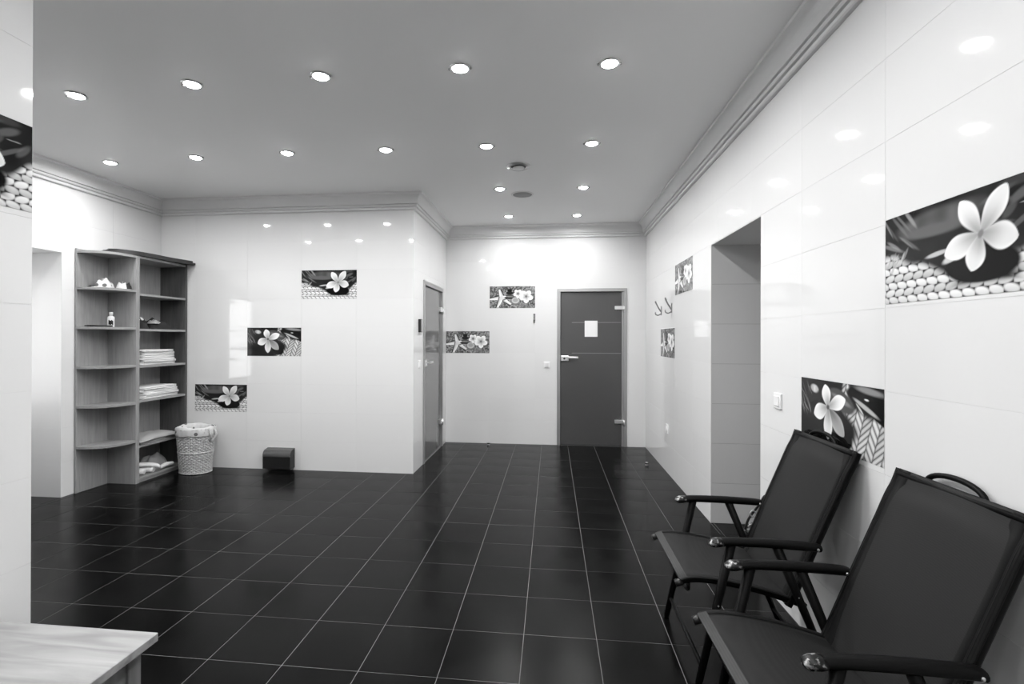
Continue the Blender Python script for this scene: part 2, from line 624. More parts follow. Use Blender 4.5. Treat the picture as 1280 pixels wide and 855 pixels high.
pl.cycles.is_portal = True
po = bpy.data.objects.new('window_portal', pl)
C.objects.link(po)
po.matrix_world = Matrix.Translation((LW - RD - .10, (WY0 + WY1) / 2, (WZ0 + WZ1) / 2)) @ Matrix.Rotation(-PI / 2, 4, 'Y') @ Matrix.Rotation(PI / 2, 4, 'Z')

# ---- cornice: one mitred length for each wall
prof = [(0, -.160), (.018, -.160), (.025, -.154), (.026, -.139), (.018, -.137), (.018, -.133), (.036, -.131), (.042, -.122), (.042, -.115), (.034, -.113), (.034, -.109), (.051, -.107)]
for k in range(0, 9):
    t = k / 8 * PI / 2
    prof.append((.100 - .047 * math.cos(t), -.099 + .082 * math.sin(t)) if False else (.053 + .047 * (1 - math.cos(t)), -.100 + .078 * math.sin(t)))
prof += [(.108, -.020), (.108, 0.0), (0, 0)]
path = [(RW, RY), (RW, BW), (BX, BW), (BX, BL), (LW, BL), (LW, LRY), (PX - PT, LRY), (PX - PT, PY), (PX, PY), (PX, RY)]
npth = len(path)


def left_n(a, b):
    d = Vector((b[0] - a[0], b[1] - a[1])).normalized()
    return Vector((-d.y, d.x))


corner = []
for i in range(npth):
    n1 = left_n(path[i - 1], path[i])
    n2 = left_n(path[i], path[(i + 1) % npth])
    corner.append((n1 + n2) / (1 + n1.dot(n2)))
names = ['on the right wall', 'over the dark glass door', 'over the side glass door', 'over the wall behind the basket', 'over the shelves', 'on the rear wall of the shelf area',
         'on the back of the near wall', 'on the end of the near wall', 'on the near left wall', 'on the rear wall']
for i in range(npth):
    j = (i + 1) % npth
    mb = MB()
    v = []
    for k, q in ((i, 0), (j, 1)):
        for (p, z) in prof:
            v.append((path[k][0] + corner[k].x * p, path[k][1] + corner[k].y * p, CE + z))
    n = len(prof)
    f = [(a, (a + 1) % n, n + (a + 1) % n, n + a) for a in range(n)] + [tuple(range(n)), tuple(range(n, 2 * n))]
    mb.add(v, f)
    tag(mb.build('trim_%d' % (i + 1), m_corn), 'white moulded cornice ' + names[i], 'cornice', kind='structure')

# ------------------------------------------------------------------ recessed ceiling spots
lamp_xy = [(-2.867, 2.556), (-2.066, 2.506), (-1.28, 2.5), (-.486, 2.501), (.319, 2.538),
           (-3.683, 3.628), (-2.877, 3.59), (-2.082, 3.576), (-1.279, 3.591), (-.486, 3.60), (.313, 3.627),
           (-.495, 4.688), (.316, 4.718), (-.505, 5.79), (.31, 5.81)]
lamp_hidden = [(-3.68, 2.53), (-.486, 1.43), (.32, 1.43), (-.486, .36), (.32, .36), (-.486, -.71), (.32, -.71)]


def lamp_meshes():
    a = MB().lathe([(.042, 0), (.0425, -.004), (.046, -.007), (.054, -.006), (.058, -.002), (.058, 0)], n=28)
    b = MB().lathe([(.0, -.0155), (.016, -.0148), (.029, -.0122), (.038, -.0075), (.0425, -.001)], n=28)  # dome fuller than a flush lamp, shaped to suggest the glare around it
    return a, b


lamp0 = empty('ceiling_spot', (0, 0, CE))
a, b = lamp_meshes()
a.build('trim_ring', m_lampring, lamp0)
b.build('bulb', m_bulb, lamp0)
for s_ in (-1, 1):
    MB().rbox((s_ * .052, -.006, -.009), (s_ * .064, .006, 0), .001, 1).build('clip', m_greypl, lamp0)
for i, (x, y) in enumerate(lamp_xy + lamp_hidden):
    o = lamp0 if i == 0 else copy_tree(lamp0)
    o.location = (x, y, CE)
    nth = ['first', 'second', 'third', 'fourth', 'fifth', 'sixth'][max(0, min(5, round((.315 - x) / .8)))]
    if i >= len(lamp_xy): lab, g = 'lit round spot in the ceiling behind the near wall and viewer', 'ceiling spots out of view'
    elif y < 3: lab, g = '%s lit ceiling spot from right wall, in the row farthest from the door' % nth, 'ceiling spots, row farthest from the dark door'
    elif y < 4: lab, g = '%s lit ceiling spot from the right wall, in the row of six' % nth, 'ceiling spots, row of six'
    elif y < 5: lab, g = 'lit ceiling spot level with the flat speaker, ' + ('next to the right wall' if x > 0 else 'on its partition side'), 'ceiling spots by the speaker'
    else: lab, g = 'lit ceiling spot closest to the dark door, ' + ('on the right wall side' if x > 0 else 'on the partition side'), 'ceiling spots over the dark door'
    tag(o, lab, 'ceiling light', g)
    L = bpy.data.lights.new('spot_light', 'AREA')
    L.energy = LAMP_W * (.55 if i >= len(lamp_xy) else (.7 if y > 5.5 else 1.0))
    L.shape = 'DISK'
    L.size = .066
    L.spread = math.radians(173)
    lo = bpy.data.objects.new('spot_light', L)
    C.objects.link(lo)
    lo.parent = o
    lo.location = (0, 0, -.0165)

# round air valve and flat speaker
v_ = empty('ceiling_vent', (-.272, 4.073, CE))
MB().lathe([(.066, 0), (.068, -.010), (.078, -.016), (.082, -.010), (.090, -.009), (.104, -.004), (.106, 0)], n=36).build('outer_ring', m_lampring, v_)
MB().lathe([(.0, -.002), (.069, -.002), (.069, 0)], n=36).build('throat', m_black, v_)
MB().lathe([(.0, -.028), (.028, -.027), (.046, -.021), (.050, -.014), (.046, -.009), (0, -.004)], n=36).build('valve_disc', m_corn, v_)
tag(v_, 'round ceiling air valve with a dark ring and domed disc', 'ceiling vent')
v_ = empty('ceiling_speaker', (-.287, 4.90, CE))
MB().lathe([(.098, 0), (.098, -.005), (.106, -.007), (.116, -.003), (.117, 0)], n=36).build('rim', m_corn, v_)
MB().lathe([(0, -.004), (.097, -.004), (.0985, -.001)], n=36).build('grille', m_speaker, v_)
tag(v_, 'flat round grey ceiling speaker grille', 'speaker')

# ------------------------------------------------------------------ doors
# back door
DW = DX1 - DX0
d1 = empty('door_1', ((DX0 + DX1) / 2, BW, 0))
tag(d1, 'dark smoked glass door with a white paper, in the back wall', 'door', kind='structure')
h2 = DW / 2
fr = MB()
fr.rbox((-h2, -.012, 0), (-h2 + .042, .08, DZ), .003).rbox((h2 - .042, -.012, 0), (h2, .08, DZ), .003).rbox((-h2 + .040, -.012, DZ - .042), (h2 - .040, .08, DZ), .003)
fr.build('door_frame', m_alu, d1)
MB().box((h2 - .064, .006, .0), (h2 - .043, .045, DZ - .043)).build('rebate_strip', m_alu, d1)
MB().box((-h2 + .041, .055, 0), (h2 - .041, .075, DZ - .041)).build('rear_panel', m_rubber, d1)
leaf = MB().rbox((-h2 + .046, .016, .008), (h2 - .066, .026, DZ - .050), .002).build('glass_leaf', m_glass, d1)
for z in (1.597, 1.199):
    MB().box((-h2 + .19, .0152, z - .003), (h2 - .070, .0165, z + .003)).build('etched_line', m_etch, leaf)
for z in (1.785, .32):
    hb = MB().rbox((h2 - .155, -.012, z - .024), (h2 - .040, .028, z + .024), .004).build('hinge', m_chrome, d1)
    MB().tube([(h2 - .036, -.012, z - .055), (h2 - .036, -.012, z + .02)], .008).build('hinge_pin', m_chrome, hb)
hd = MB().rbox((-h2 + .048, -.008, 1.095), (-h2 + .150, .018, 1.165), .006).build('door_lock', m_chrome, d1)
MB().lathe([(.0, 0), (.014, 0), (.014, -.004), (0, -.004)], n=20).build('keyhole', m_black, hd)
hd.children[0].rotation_euler = (-PI / 2, 0, 0)
hd.children[0].location = (-h2 + .094, -.0082, 1.128)
mb = MB().rbox((-h2 + .13, -.050, 1.128), (-h2 + .27, -.036, 1.156), .005).rbox((-h2 + .135, -.05, 1.130), (-h2 + .155, .0, 1.154), .004)
mb.build('door_handle', m_chrome, d1)
MB().rbox((-h2 + .155, .028, 1.09), (-h2 + .25, .04, 1.105), .004).build('rear_handle', m_chrome, d1)
nb = MB().box((-.082, -.0012, -.104), (.082, 0, .104)).build('paper_notice', m_paper, None, (.522, BW + .0158, 1.515))
tag(nb, 'blank white paper sheet stuck on the dark glass door', 'paper')

# side door, faces +X; local x runs along +Y, front is local -y
SW = SD1 - SD0
d2 = empty('door_2', (BX, (SD0 + SD1) / 2, 0), PI / 2)
tag(d2, 'pale reflecting glass door in the narrow partition side', 'door', kind='structure')
h3 = SW / 2
fr = MB()
fr.rbox((-h3, -.012, 0), (-h3 + .055, .08, SDZ), .003).rbox((h3 - .045, -.012, 0), (h3, .08, SDZ), .003).rbox((-h3 + .05, -.012, SDZ - .05), (h3 - .04, .08, SDZ), .003)
fr.build('door_frame', m_alu, d2)
MB().box((-h3 + .05, .055, 0), (h3 - .04, .075, SDZ - .05)).build('rear_panel', m_rubber, d2)
MB().rbox((-h3 + .058, .016, .008), (h3 - .05, .026, SDZ - .056), .002).build('glass_leaf', m_glass2, d2)
for z in (1.75, .33):
    hb = MB().rbox((h3 - .15, -.014, z - .03), (h3 - .030, .028, z + .03), .004).build('hinge', m_chrome, d2)
    MB().tube([(h3 - .025, -.014, z - .06), (h3 - .025, -.014, z + .02)], .008).build('hinge_pin', m_chrome, hb)
MB().rbox((-h3 + .06, -.010, 1.07), (-h3 + .15, .020, 1.15), .006).build('door_lock', m_chrome, d2)
MB().rbox((-h3 + .10, -.060, 1.105), (-h3 + .25, -.046, 1.128), .005).rbox((-h3 + .10, -.06, 1.105), (-h3 + .122, .0, 1.128), .004).build('door_handle', m_chrome, d2)

# ------------------------------------------------------------------ printed tile pictures
NU, NV = 220, 110
rng = np.random.default_rng(3)


def vnoise(u, v, s, seed=0):
    r = np.random.default_rng(seed)
    G = r.random((80, 80))
    x = (u * s) % 79; y = (v * s * .5) % 79
    x0 = np.floor(x).astype(int); y0 = np.floor(y).astype(int)
    fx = x - x0; fy = y - y0
    fx = fx * fx * (3 - 2 * fx); fy = fy * fy * (3 - 2 * fy)
    x1 = np.minimum(x0 + 1, 79); y1 = np.minimum(y0 + 1, 79)
    return (G[y0, x0] * (1 - fx) + G[y0, x1] * fx) * (1 - fy) + (G[y1, x0] * (1 - fx) + G[y1, x1] * fx) * fy


def sstep(a, b, x):
    t = np.clip((x - a) / (b - a), 0, 1)
    return t * t * (3 - 2 * t)


def over(img, m, col): return img * (1 - m) + col * m


def petal(img, u, v, c, tip, wid, base=.92, edge=.55, fold=1.0):
    """u in 0..1, v in 0..0.5 (square pixels)"""
    d = np.array(tip) - np.array(c)
    L = np.hypot(*d); d = d / L
    t = ((u - c[0]) * d[0] + (v - c[1]) * d[1]) / L
    s = ((u - c[0]) * -d[1] + (v - c[1]) * d[0])
    tt = np.clip(t, 0, 1)
    w_ = wid * (np.sin(PI * tt ** 1.35) ** .75 * .92 + .10 * (1 - tt))
    inside = sstep(.006, -.003, np.abs(s) - w_) * sstep(-.02, .01, t) * sstep(1.01, .985, t)
    q = np.clip(np.abs(s + fold * w_ * .25) / (wid + 1e-6), 0, 1)
    shade = base * (.70 + .30 * sstep(0, .75, tt)) - (base - edge) * .55 * (1 - q) * sstep(.95, .2, tt)
    rim = sstep(.5, 1.0, np.abs(s) / (w_ + 1e-6)) * .08
    return over(img, inside, np.clip(shade + rim, 0, 1))


def ell(u, v, c, a, b, ang=0.0, soft=.12):
    ca, sa = math.cos(ang), math.sin(ang)
    x = (u - c[0]) * ca + (v - c[1]) * sa
    y = -(u - c[0]) * sa + (v - c[1]) * ca
    return sstep(1 + soft, 1 - soft, np.sqrt((x / a) ** 2 + (y / b) ** 2))


def weave(u, v, cw=.075, ch=.042, tilt=.35):
    x = u / cw; y = v / ch
    row = np.floor(y)
    x = x + .5 * (row % 2) + .12 * np.sin(row * 2.3)
    fx = x - np.floor(x) - .5; fy = y - row - .5
    sgn = np.where(row % 2 == 0, 1, -1)
    yy = fy + tilt * fx * sgn
    d = np.sqrt((fx / .56) ** 2 + (yy / .52) ** 2)
    b = sstep(1.22, .72, d)
    hash_ = np.sin(np.floor(x) * 12.9 + row * 78.2) * .5 + .5
    return .05 + b * (.60 + .22 * hash_ - .25 * (fy + .2))


def braid(u, v):
    """herringbone braid of thick strands"""
    cw, ch = .088, .058
    x = (u + .35 * v) / cw
    col = np.floor(x)
    fx = x - col - .5
    sgn = np.where(col % 2 == 0, 1.0, -1.0)
    y = (v + sgn * 1.05 * fx * cw) / ch + .37 * col
    fy = y - np.floor(y) - .5
    h = np.sin(np.floor(y) * 12.9 + col * 78.2) * .5 + .5
    across = np.cos(fy * PI) ** .7
    ends = sstep(.5, .36, np.abs(fx))
    grain = .06 * np.sin(y * 40 + fx * 6)
    return .03 + np.clip(across, 0, 1) * (.35 + .65 * ends) * (.55 + .22 * h + grain)


def strokes(img, u, v, n, box, col, seed, L=.14, wd=.005, ang=(-.6, .9)):
    r = np.random.default_rng(seed)
    for _ in range(n):
        c = (r.uniform(box[0], box[1]), r.uniform(box[2], box[3])); a = r.uniform(*ang)
        m = ell(u, v, c, L * r.uniform(.4, 1), wd * r.uniform(.6, 1.8), a, .35)
        img = over(img, m * r.uniform(.35, .9), col * r.uniform(.4, 1.1))
    return img


def pic_flower_up(u, V):
    v = V * .5
    img = .015 + .03 * vnoise(u, V, 9, 1)
    img = over(img, ell(u, v, (.40, .09), .28, .065, -.05, .3), .10 + .08 * vnoise(u, V, 14, 2))
    img = over(img, ell(u, v, (.36, .135), .20, .03, .03, .35), .16)
    img = strokes(img, u, v, 10, (.0, .22, .02, .2), .42, 5, .12, .007, (.3, 1.0))
    img = strokes(img, u, v, 8, (.72, 1.0, .02, .2), .22, 6, .10, .012, (-.9, .4))
    wv = weave(u, v)
    ml = sstep(.0, .05, v - (.27 + .10 * sstep(.25, .55, u) - .07 * sstep(.25, .05, u)))
    mr = sstep(.0, .05, v - (.30 - .10 * sstep(.86, 1.0, u))) * sstep(.80, .90, u)
    mb_ = sstep(.425, .455, v)
    img = over(img, np.maximum(np.maximum(ml * sstep(.60, .46, u), mr), mb_), wv)
    img = strokes(img, u, v, 9, (.02, .17, .22, .30), .60, 8, .055, .006, (-1.3, -.5))
    img = over(img, ell(u, v, (.66, .355), .205, .085, .02, .06), .012)
    img = over(img, ell(u, v, (.40, .265), .075, .012, -.12, .3), .55)
    img = over(img, ell(u, v, (.52, .29), .085, .022, -.35, .2), .62)
    c = (.665, .215)
    for tip, wd, bs, fo in (((.545, .035), .052, .86, 1), ((.80, .02), .056, .80, -1), ((.45, .285), .060, .84, -1), ((.855, .265), .064, .76, 1), ((.615, .385), .056, .80, 1)):
        img = petal(img, u, v, c, tip, wd, bs, .48, fo)
    img = over(img, ell(u, v, c, .014, .02, .5, .4), .25)
    img = strokes(img, u, v, 1, (.90, .92, .12, .13), .8, 3, .05, .005, (-.2, .0))
    return np.clip(img, 0, 1)


def pic_flower_side(u, V):
    v = V * .5
    img = .012 + .03 * vnoise(u, V, 8, 11)
    br = braid(u, v)
    m = sstep(.56, .66, u + .12 * np.sin(v * 14)) * sstep(.17, .22, v + .02 * np.sin(u * 20))
    m = np.maximum(m, sstep(.53, .56, u - .25 * (0.12 - v)) * sstep(.16, .10, v) * sstep(.66, .62, u))
    img = over(img, m, br)
    img = strokes(img, u, v, 14, (.0, .14, .06, .25), .30, 12, .10, .004, (.5, 1.25))
    img = over(img, ell(u, v, (.20, .075), .055, .03, .2, .3), .40 + .3 * vnoise(u, V, 40, 4))
    img = over(img, ell(u, v, (.55, .13), .16, .07, .35, .12), .10)
    img = over(img, ell(u, v, (.55, .125), .11, .02, .3, .4), .26)
    img = over(img, ell(u, v, (.80, .085), .19, .058, .18, .10), .014)
    img = over(img, ell(u, v, (.95, .16), .15, .06, .5, .10), .014)
    img = over(img, ell(u, v, (.86, .03), .14, .022, .1, .4), .30)
    img = over(img, ell(u, v, (.82, .145), .13, .016, .38, .3), .50)
    img = over(img, ell(u, v, (.76, .16), .05, .007, .7, .3), .62)
    img = over(img, ell(u, v, (.83, .09), .022, .006, .1, .4), .8)
    img = over(img, ell(u, v, (.58, .40), .10, .075, .3, .12), .012)
    c = (.385, .20)
    for tip, wd, bs, fo in (((.585, .385), .062, .42, 1), ((.345, .03), .058, .90, -1), ((.60, .115), .056, .92, 1), ((.195, .28), .064, .86, -1), ((.385, .445), .056, .78, 1)):
        img = petal(img, u, v, c, tip, wd, bs, bs * .5, fo)
    img = over(img, ell(u, v, c, .018, .018, 0, .4), .12)
    return np.clip(img, 0, 1)


def pic_starfish(u, V):
    v = V * .5
    n1 = vnoise(u, V, 60, 21); n2 = vnoise(u, V, 34, 22)
    img = .10 + .34 * sstep(.25, .80, .6 * n1 + .4 * n2)
    img = img * .9
    c = (.27, .265)
    for tip in ((.0, .30), (.215, .07), (.47, .415), (.17, .49), (.42, .235)):
        img = petal_arm(img, u, v, c, tip)
    img = over(img, ell(u, v, c, .05, .042, 0, .2), .72)
    for cc, a, b, g in (((.43, .265), .105, .028, .05), ((.44, .215), .085, .030, .12), ((.445, .155), .078, .038, .03), ((.445, .095), .052, .034, .025), ((.44, .24), .08, .008, .4)):
        img = over(img, ell(u, v, cc, a, b, .05, .12), g)
    for c_, R_ in (((.625, .17), .105), ((.805, .235), .155)):
        for k in range(5):
            a = 2 * PI * k / 5 + .3
            img = petal(img, u, v, c_, (c_[0] + R_ * math.cos(a), c_[1] + R_ * math.sin(a)), R_ * .37, .93, .50)
        img = over(img, ell(u, v, c_, .025, .025, 0, .5), .22)
    img = over(img, ell(u, v, (.57, .345), .095, .085, 0, .08), .22)
    img = over(img, ell(u, v, (.57, .325), .085, .068, 0, .08), .55)
    img = over(img, ell(u, v, (.57, .318), .055, .042, 0, .15), .40)
    return np.clip(img, 0, 1)


def petal_arm(img, u, v, c, tip):
    d = np.array(tip) - np.array(c); L = np.hypot(*d); d = d / L
    t = ((u - c[0]) * d[0] + (v - c[1]) * d[1]) / L
    s = ((u - c[0]) * -d[1] + (v - c[1]) * d[0])
    w_ = .048 * (1 - .68 * np.clip(t, 0, 1))
    sh = sstep(.012, -.004, np.abs(s - .022) - w_) * sstep(-.05, 0, t) * sstep(1.03, .97, t)
    img = over(img, sh * .8, .05)
    m = sstep(.006, -.003, np.abs(s) - w_) * sstep(-.05, 0, t) * sstep(1.02, .97, t)
    return over(img, m, .80 - .25 * np.clip(s / .04, -.2, 1))


def print_mat(name):
    m = mat(name, .5, .07, spec=.16)
    nt = m.node_tree
    a = nt.nodes.new('ShaderNodeAttribute')
    a.attribute_name = 'print'
    nt.links.new(a.outputs['Color'], nt.nodes['Principled BSDF'].inputs['Base Color'])
    return m


m_print = print_mat('glazed_photo_print')
_pan = {}


def panel_mesh(kind, w_, h_):
    key = (kind, round(w_, 3), round(h_, 3))
    if key in _pan: return _pan[key]
    U, V = np.meshgrid(np.linspace(0, 1, NU + 1), np.linspace(0, 1, NV + 1))
    img = {'up': pic_flower_up, 'side': pic_flower_side, 'star': pic_starfish}[kind](U, V)
    t = TT + .0005
    verts = np.stack([(U - .5) * w_, np.full_like(U, -.0008), (.5 - V) * h_], -1).reshape(-1, 3).tolist()
    idx = np.arange((NU + 1) * (NV + 1)).reshape(NV + 1, NU + 1)
    faces = np.stack([idx[1:, :-1], idx[1:, 1:], idx[:-1, 1:], idx[:-1, :-1]], -1).reshape(-1, 4).tolist()
    nfront = len(faces)
    rim = list(idx[0, :]) + list(idx[1:, -1]) + list(idx[-1, :-1][::-1]) + list(idx[1:-1, 0][::-1])
    k0 = len(verts)
    for r in rim: verts.append([verts[r][0], t - .001, verts[r][2]])
    nr = len(rim)
    for i in range(nr):
        j = (i + 1) % nr
        faces.append([int(rim[i]), int(rim[j]), k0 + j, k0 + i])
    faces.append([k0 + i for i in range(nr)])
    me = mesh('printed_tile', verts, faces, [m_print, m_tileedge], mi=[0] * nfront + [1] * (len(faces) - nfront))
    ca = me.color_attributes.new('print', 'FLOAT_COLOR', 'POINT')
    col = np.ones((len(verts), 4), dtype=np.float32) * .5
    g = img.reshape(-1) ** 1.15
    col[:len(g), :3] = g[:, None]
    col[:, 3] = 1
    ca.data.foreach_set('color', col.reshape(-1))
    _pan[key] = me
    return me


def panel(wall, rect, kind, label):
    a, b, c, d = rect
    me = panel_mesh(kind, b - a - .002, d - c - .002)
    o = link('printed_tile', me, None, wall.pos((a + b) / 2, (c + d) / 2), wall.rz)
    tag(o, label, 'picture tile', 'printed picture tiles set into the walls')


panel(wb, P_BACK[0], 'star', 'grey starfish picture tile above and beside the dark glass door, the higher of two')
panel(wb, P_BACK[1], 'star', 'grey starfish picture tile low in the corner by the side glass door')
panel(wp, P_BLK[0], 'up', 'white flower picture tile, highest of three stepping up the wall by the basket')
panel(wp, P_BLK[1], 'side', 'white flower picture tile, middle of three stepping up the wall by the basket')
panel(wp, P_BLK[2], 'up', 'white flower picture tile just above the wicker basket')
panel(wr, P_RT[0], 'star', 'starfish picture tile above the coat hooks, nearer the wall opening')
panel(wr, P_RT[1], 'star', 'small starfish picture tile below the coat hooks')
panel(wr, P_RT[2], 'up', 'large white flower picture tile high above the chairs')
panel(wr, P_RT[3], 'side', 'white flower and braid picture tile partly behind a chair back')
panel(wn, P_PIL[0], 'up', 'dark flower picture tile on the near wall end above the bench')

# ------------------------------------------------------------------ wall fittings


def fitting(name, wall, u, z, label, cat):
    o = empty(name, wall.pos(u, z, 0), wall.rz)
    return tag(o, label, cat)


def rocker(name, wall, u, z, label, s=.082):
    o = fitting(name, wall, u, z, label, 'light switch')
    MB().rbox((-s / 2, -.010, -s / 2), (s / 2, .002, s / 2), .004).build('plate', m_white, o)
    MB().rbox((-s * .33, -.015, -s * .33), (s * .33, -.008, s * .33), .003).build('rocker', m_white, o)
    return o


rocker('light_switch', wb, -.048, 1.045, 'white light switch beside the dark glass door')
rocker('light_switch', wr, 2.612, 1.06, 'white rocker switch between the wall opening and flower tile')
rocker('light_switch', wsid, 5.0, 1.11, 'white switch beside the side glass door, under a dark box')
so = fitting('wall_socket', wr, 5.149, .452, 'white wall socket low by the back corner', 'socket')
MB().rbox((-.04, -.010, -.05), (.04, .002, .05), .004).build('plate', m_white, so)
sk = MB().lathe([(.0, -.006), (.024, -.006), (.026, 0), (.032, 0), (.034, -.012)], n=24)
sk.v = [(x, -.010 + (z + .004) * .6, y) for (x, y, z) in sk.v]
sk.build('socket_cup', m_white, so)
for s_ in (-1, 1):
    MB().box((s_ * .0095 - .003, -.0125, -.003), (s_ * .0095 + .003, -.009, .003)).build('pin_hole', m_black, so)
cb = fitting('control_box', wsid, 5.0, 1.52, 'small dark control box beside the side glass door', 'control box')
MB().rbox((-.035, -.026, -.070), (.035, .002, .070), .004).build('case', m_black, cb)
MB().rbox((-.018, -.028, -.060), (.014, -.024, .060), .002).build('face_plate', m_greypl, cb)
th = fitting('wall_thermometer', wb, -.213, 1.655, 'slim dark wall thermometer below a starfish tile', 'thermometer')
MB().rbox((-.013, -.012, -.045), (.013, .002, .055), .004).build('body', m_black, th)
MB().lathe([(0, -.006), (.010, -.004), (.012, 0), (.010, .005), (0, .007)], c=(0, -.008, -.058), n=16).build('bulb_end', m_black, th)
MB().box((-.003, -.0135, -.030), (.003, -.0115, .045)).build('tube', m_chrome, th)
for u, lab in ((5.426, 'chrome coat hook nearer the back corner'), (4.955, 'chrome coat hook nearer the wall opening')):
    hk = fitting('coat_hook', wr, u, 1.70, lab, 'coat hook')
    hk['group'] = 'coat hooks'
    MB().rbox((-.012, -.008, -.055), (.012, .002, .045), .004).build('back_plate', m_hook, hk)
    MB().tube(spline([(0, -.004, -.02), (0, -.03, .02), (0, -.058, .075), (0, -.066, .10)], 6), [.008] * 12 + [.009] * 7, 10).build('upper_prong', m_hook, hk)
    MB().tube(spline([(0, -.004, -.035), (0, -.035, -.055), (0, -.062, -.045), (0, -.066, -.022)], 6), .007, 10).build('lower_prong', m_hook, hk)

# low black box on the partition wall
bxo = fitting('paper_dispenser', wp, -2.812, .0, 'black box with a rounded shiny lid low on the white wall', 'box')
pf = [(0, .028), (-.095, .028), (-.098, .032), (-.098, .150)]
for k in range(1, 8):
    a = k / 8 * PI / 2
    pf.append((-.098 + .05 * (1 - math.cos(a)), .165 + .055 * math.sin(a)))
pf += [(-.045, .222), (0, .228)]
mb = MB()
n = len(pf)
for s_, x in ((0, -.148), (1, .148)):
    pass
v = [(-.148, y, z) for y, z in pf] + [(.148, y, z) for y, z in pf]
f = [tuple(range(n)), tuple(range(n, 2 * n))[::-1]] + [(i, (i + 1) % n, n + (i + 1) % n, n + i) for i in range(n)]
mb.add(v, f).build('case', m_black, bxo)
lid = [(-.1005, .155)] + [(-.1005 + .05 * (1 - math.cos(k / 8 * PI / 2)), .166 + .056 * math.sin(k / 8 * PI / 2)) for k in range(9)] + [(-.002, .231), (-.002, .226)] + \
      [(-.098 + .05 * (1 - math.cos(k / 8 * PI / 2)), .164 + .055 * math.sin(k / 8 * PI / 2)) for k in range(8, -1, -1)] + [(-.098, .155)]
n = len(lid)
v = [(-.150, y, z) for y, z in lid] + [(.150, y, z) for y, z in lid]
f = [tuple(range(n)), tuple(range(n, 2 * n))[::-1]] + [(i, (i + 1) % n, n + (i + 1) % n, n + i) for i in range(n)]
MB().add(v, f).build('lid', m_lid, bxo)
for s_ in (-1, 1):
    MB().rbox((s_ * .150, -.099, .03), (s_ * .143, -.002, .16), .002).build('side_rim', m_blackgl, bxo)

# door stops on the floor
for x, y, lab in ((-.80, 6.24, 'small chrome door stop on the floor under the starfish tiles'), (1.055, 5.42, 'small chrome door stop on the floor by the right wall')):
    ds = empty('door_stop', (x, y, 0))
    tag(ds, lab, 'door stop', 'floor door stops')
    MB().lathe([(.016, 0), (.016, .012), (.011, .016), (.011, .026), (.015, .029), (.015, .034)], n=20).build('post', m_chrome, ds)
    MB().lathe([(.0165, .013), (.0178, .017), (.0178, .025), (.0165, .028)], n=20).build('rubber_ring', m_rubber, ds)

# ------------------------------------------------------------------ shelving
SX0, SXF = LW + .004, -3.885      # back, front of the tall unit
SY0, SY1 = 4.135, 4.775
PTK = .022
TOPZ = 2.165
tu = empty('shelving_unit', ((SX0 + SXF) / 2, (SY0 + SY1) / 2, 0))
tag(tu, 'tall grey wooden shelving unit with towels against the left wall', 'shelving')
ox, oy = tu.location.x, tu.location.y


def lb(a, b): return (a[0] - ox, a[1] - oy, a[2]), (b[0] - ox, b[1] - oy, b[2])


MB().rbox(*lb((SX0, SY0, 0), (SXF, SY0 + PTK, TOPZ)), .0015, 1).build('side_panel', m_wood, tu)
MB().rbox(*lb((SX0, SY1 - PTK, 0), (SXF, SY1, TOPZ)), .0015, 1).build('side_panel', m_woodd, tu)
MB().box(*lb((SX0, SY0 + PTK, .0), (SX0 + .012, SY1 - PTK, TOPZ))).build('back_panel', m_wood, tu)
TZ = [1.807, 1.469, 1.118, .786, .355, .045]
for z in TZ:
    MB().rbox(*lb((SX0 + .012, SY0 + PTK, z - .022), (SXF - .004, SY1 - PTK, z)), .0015, 1).build('shelf', m_woodh, tu)
MB().box(*lb((SXF - .03, SY0 + PTK, 0), (SXF - .012, SY1 - PTK, .023))).build('plinth', m_wood, tu)
MB().rbox(*lb((SX0 + .012, SY0 + PTK, TOPZ - .024), (SXF - .004, SY1 - PTK, TOPZ - .002)), .0015, 1).build('top_panel', m_woodh, tu)
# wavy dark boards on top, overhanging the front
cn = []
for (x, y) in spline([(SX0, 3.93, 0), (-4.02, 3.95, 0), (-3.93, 4.02, 0), (-3.868, 4.16, 0), (-3.85, 4.35, 0), (-3.845, 4.55, 0), (-3.80, 4.70, 0), (-3.79, 4.772, 0)], 6) and [(p.x, p.y) for p in spline([(-4.05, 3.935, 0), (-3.97, 3.96, 0), (-3.91, 4.04, 0), (-3.868, 4.16, 0), (-3.85, 4.35, 0), (-3.838, 4.55, 0), (-3.80, 4.70, 0), (-3.79, 4.772, 0)], 6)]:
    cn.append((x - ox, y - oy))
cn += [(SX0 - ox, 4.772 - oy), (SX0 - ox, 4.03 - oy)]
cb_ = MB().prism(cn, TOPZ, TOPZ + .020).build('cornice_board', m_canopy, tu)
cn2 = [((x + ox + 4.2) * .92 - 4.2 - ox + .006, y * .985 - .002 + (.05 if y < -.2 else 0)) for x, y in cn]
MB().prism(cn2, TOPZ + .020, TOPZ + .042).build('upper_board', m_canopy, cb_)

# rounded end unit
CY0 = 3.80
cu = empty('corner_shelf', (LW + .15, (CY0 + SY0) / 2, 0))
tag(cu, 'rounded open end shelf of grey wood beside the tall shelving', 'shelving')
cx_, cy_ = cu.location.x, cu.location.y
R_X, R_Y = SXF - (SX0 + .018), SY0 - .02 - CY0


def quarter(x0, y1, rx, ry, n=18):
    """plan of a rounded shelf: corner at (x0,y1), front a quarter ellipse"""
    pts = [(x0, y1)]
    for k in range(n + 1):
        a = k / n * PI / 2
        e = .78
        pts.append((x0 + rx * math.sin(a) ** e, y1 - ry * math.cos(a) ** e))
    return pts


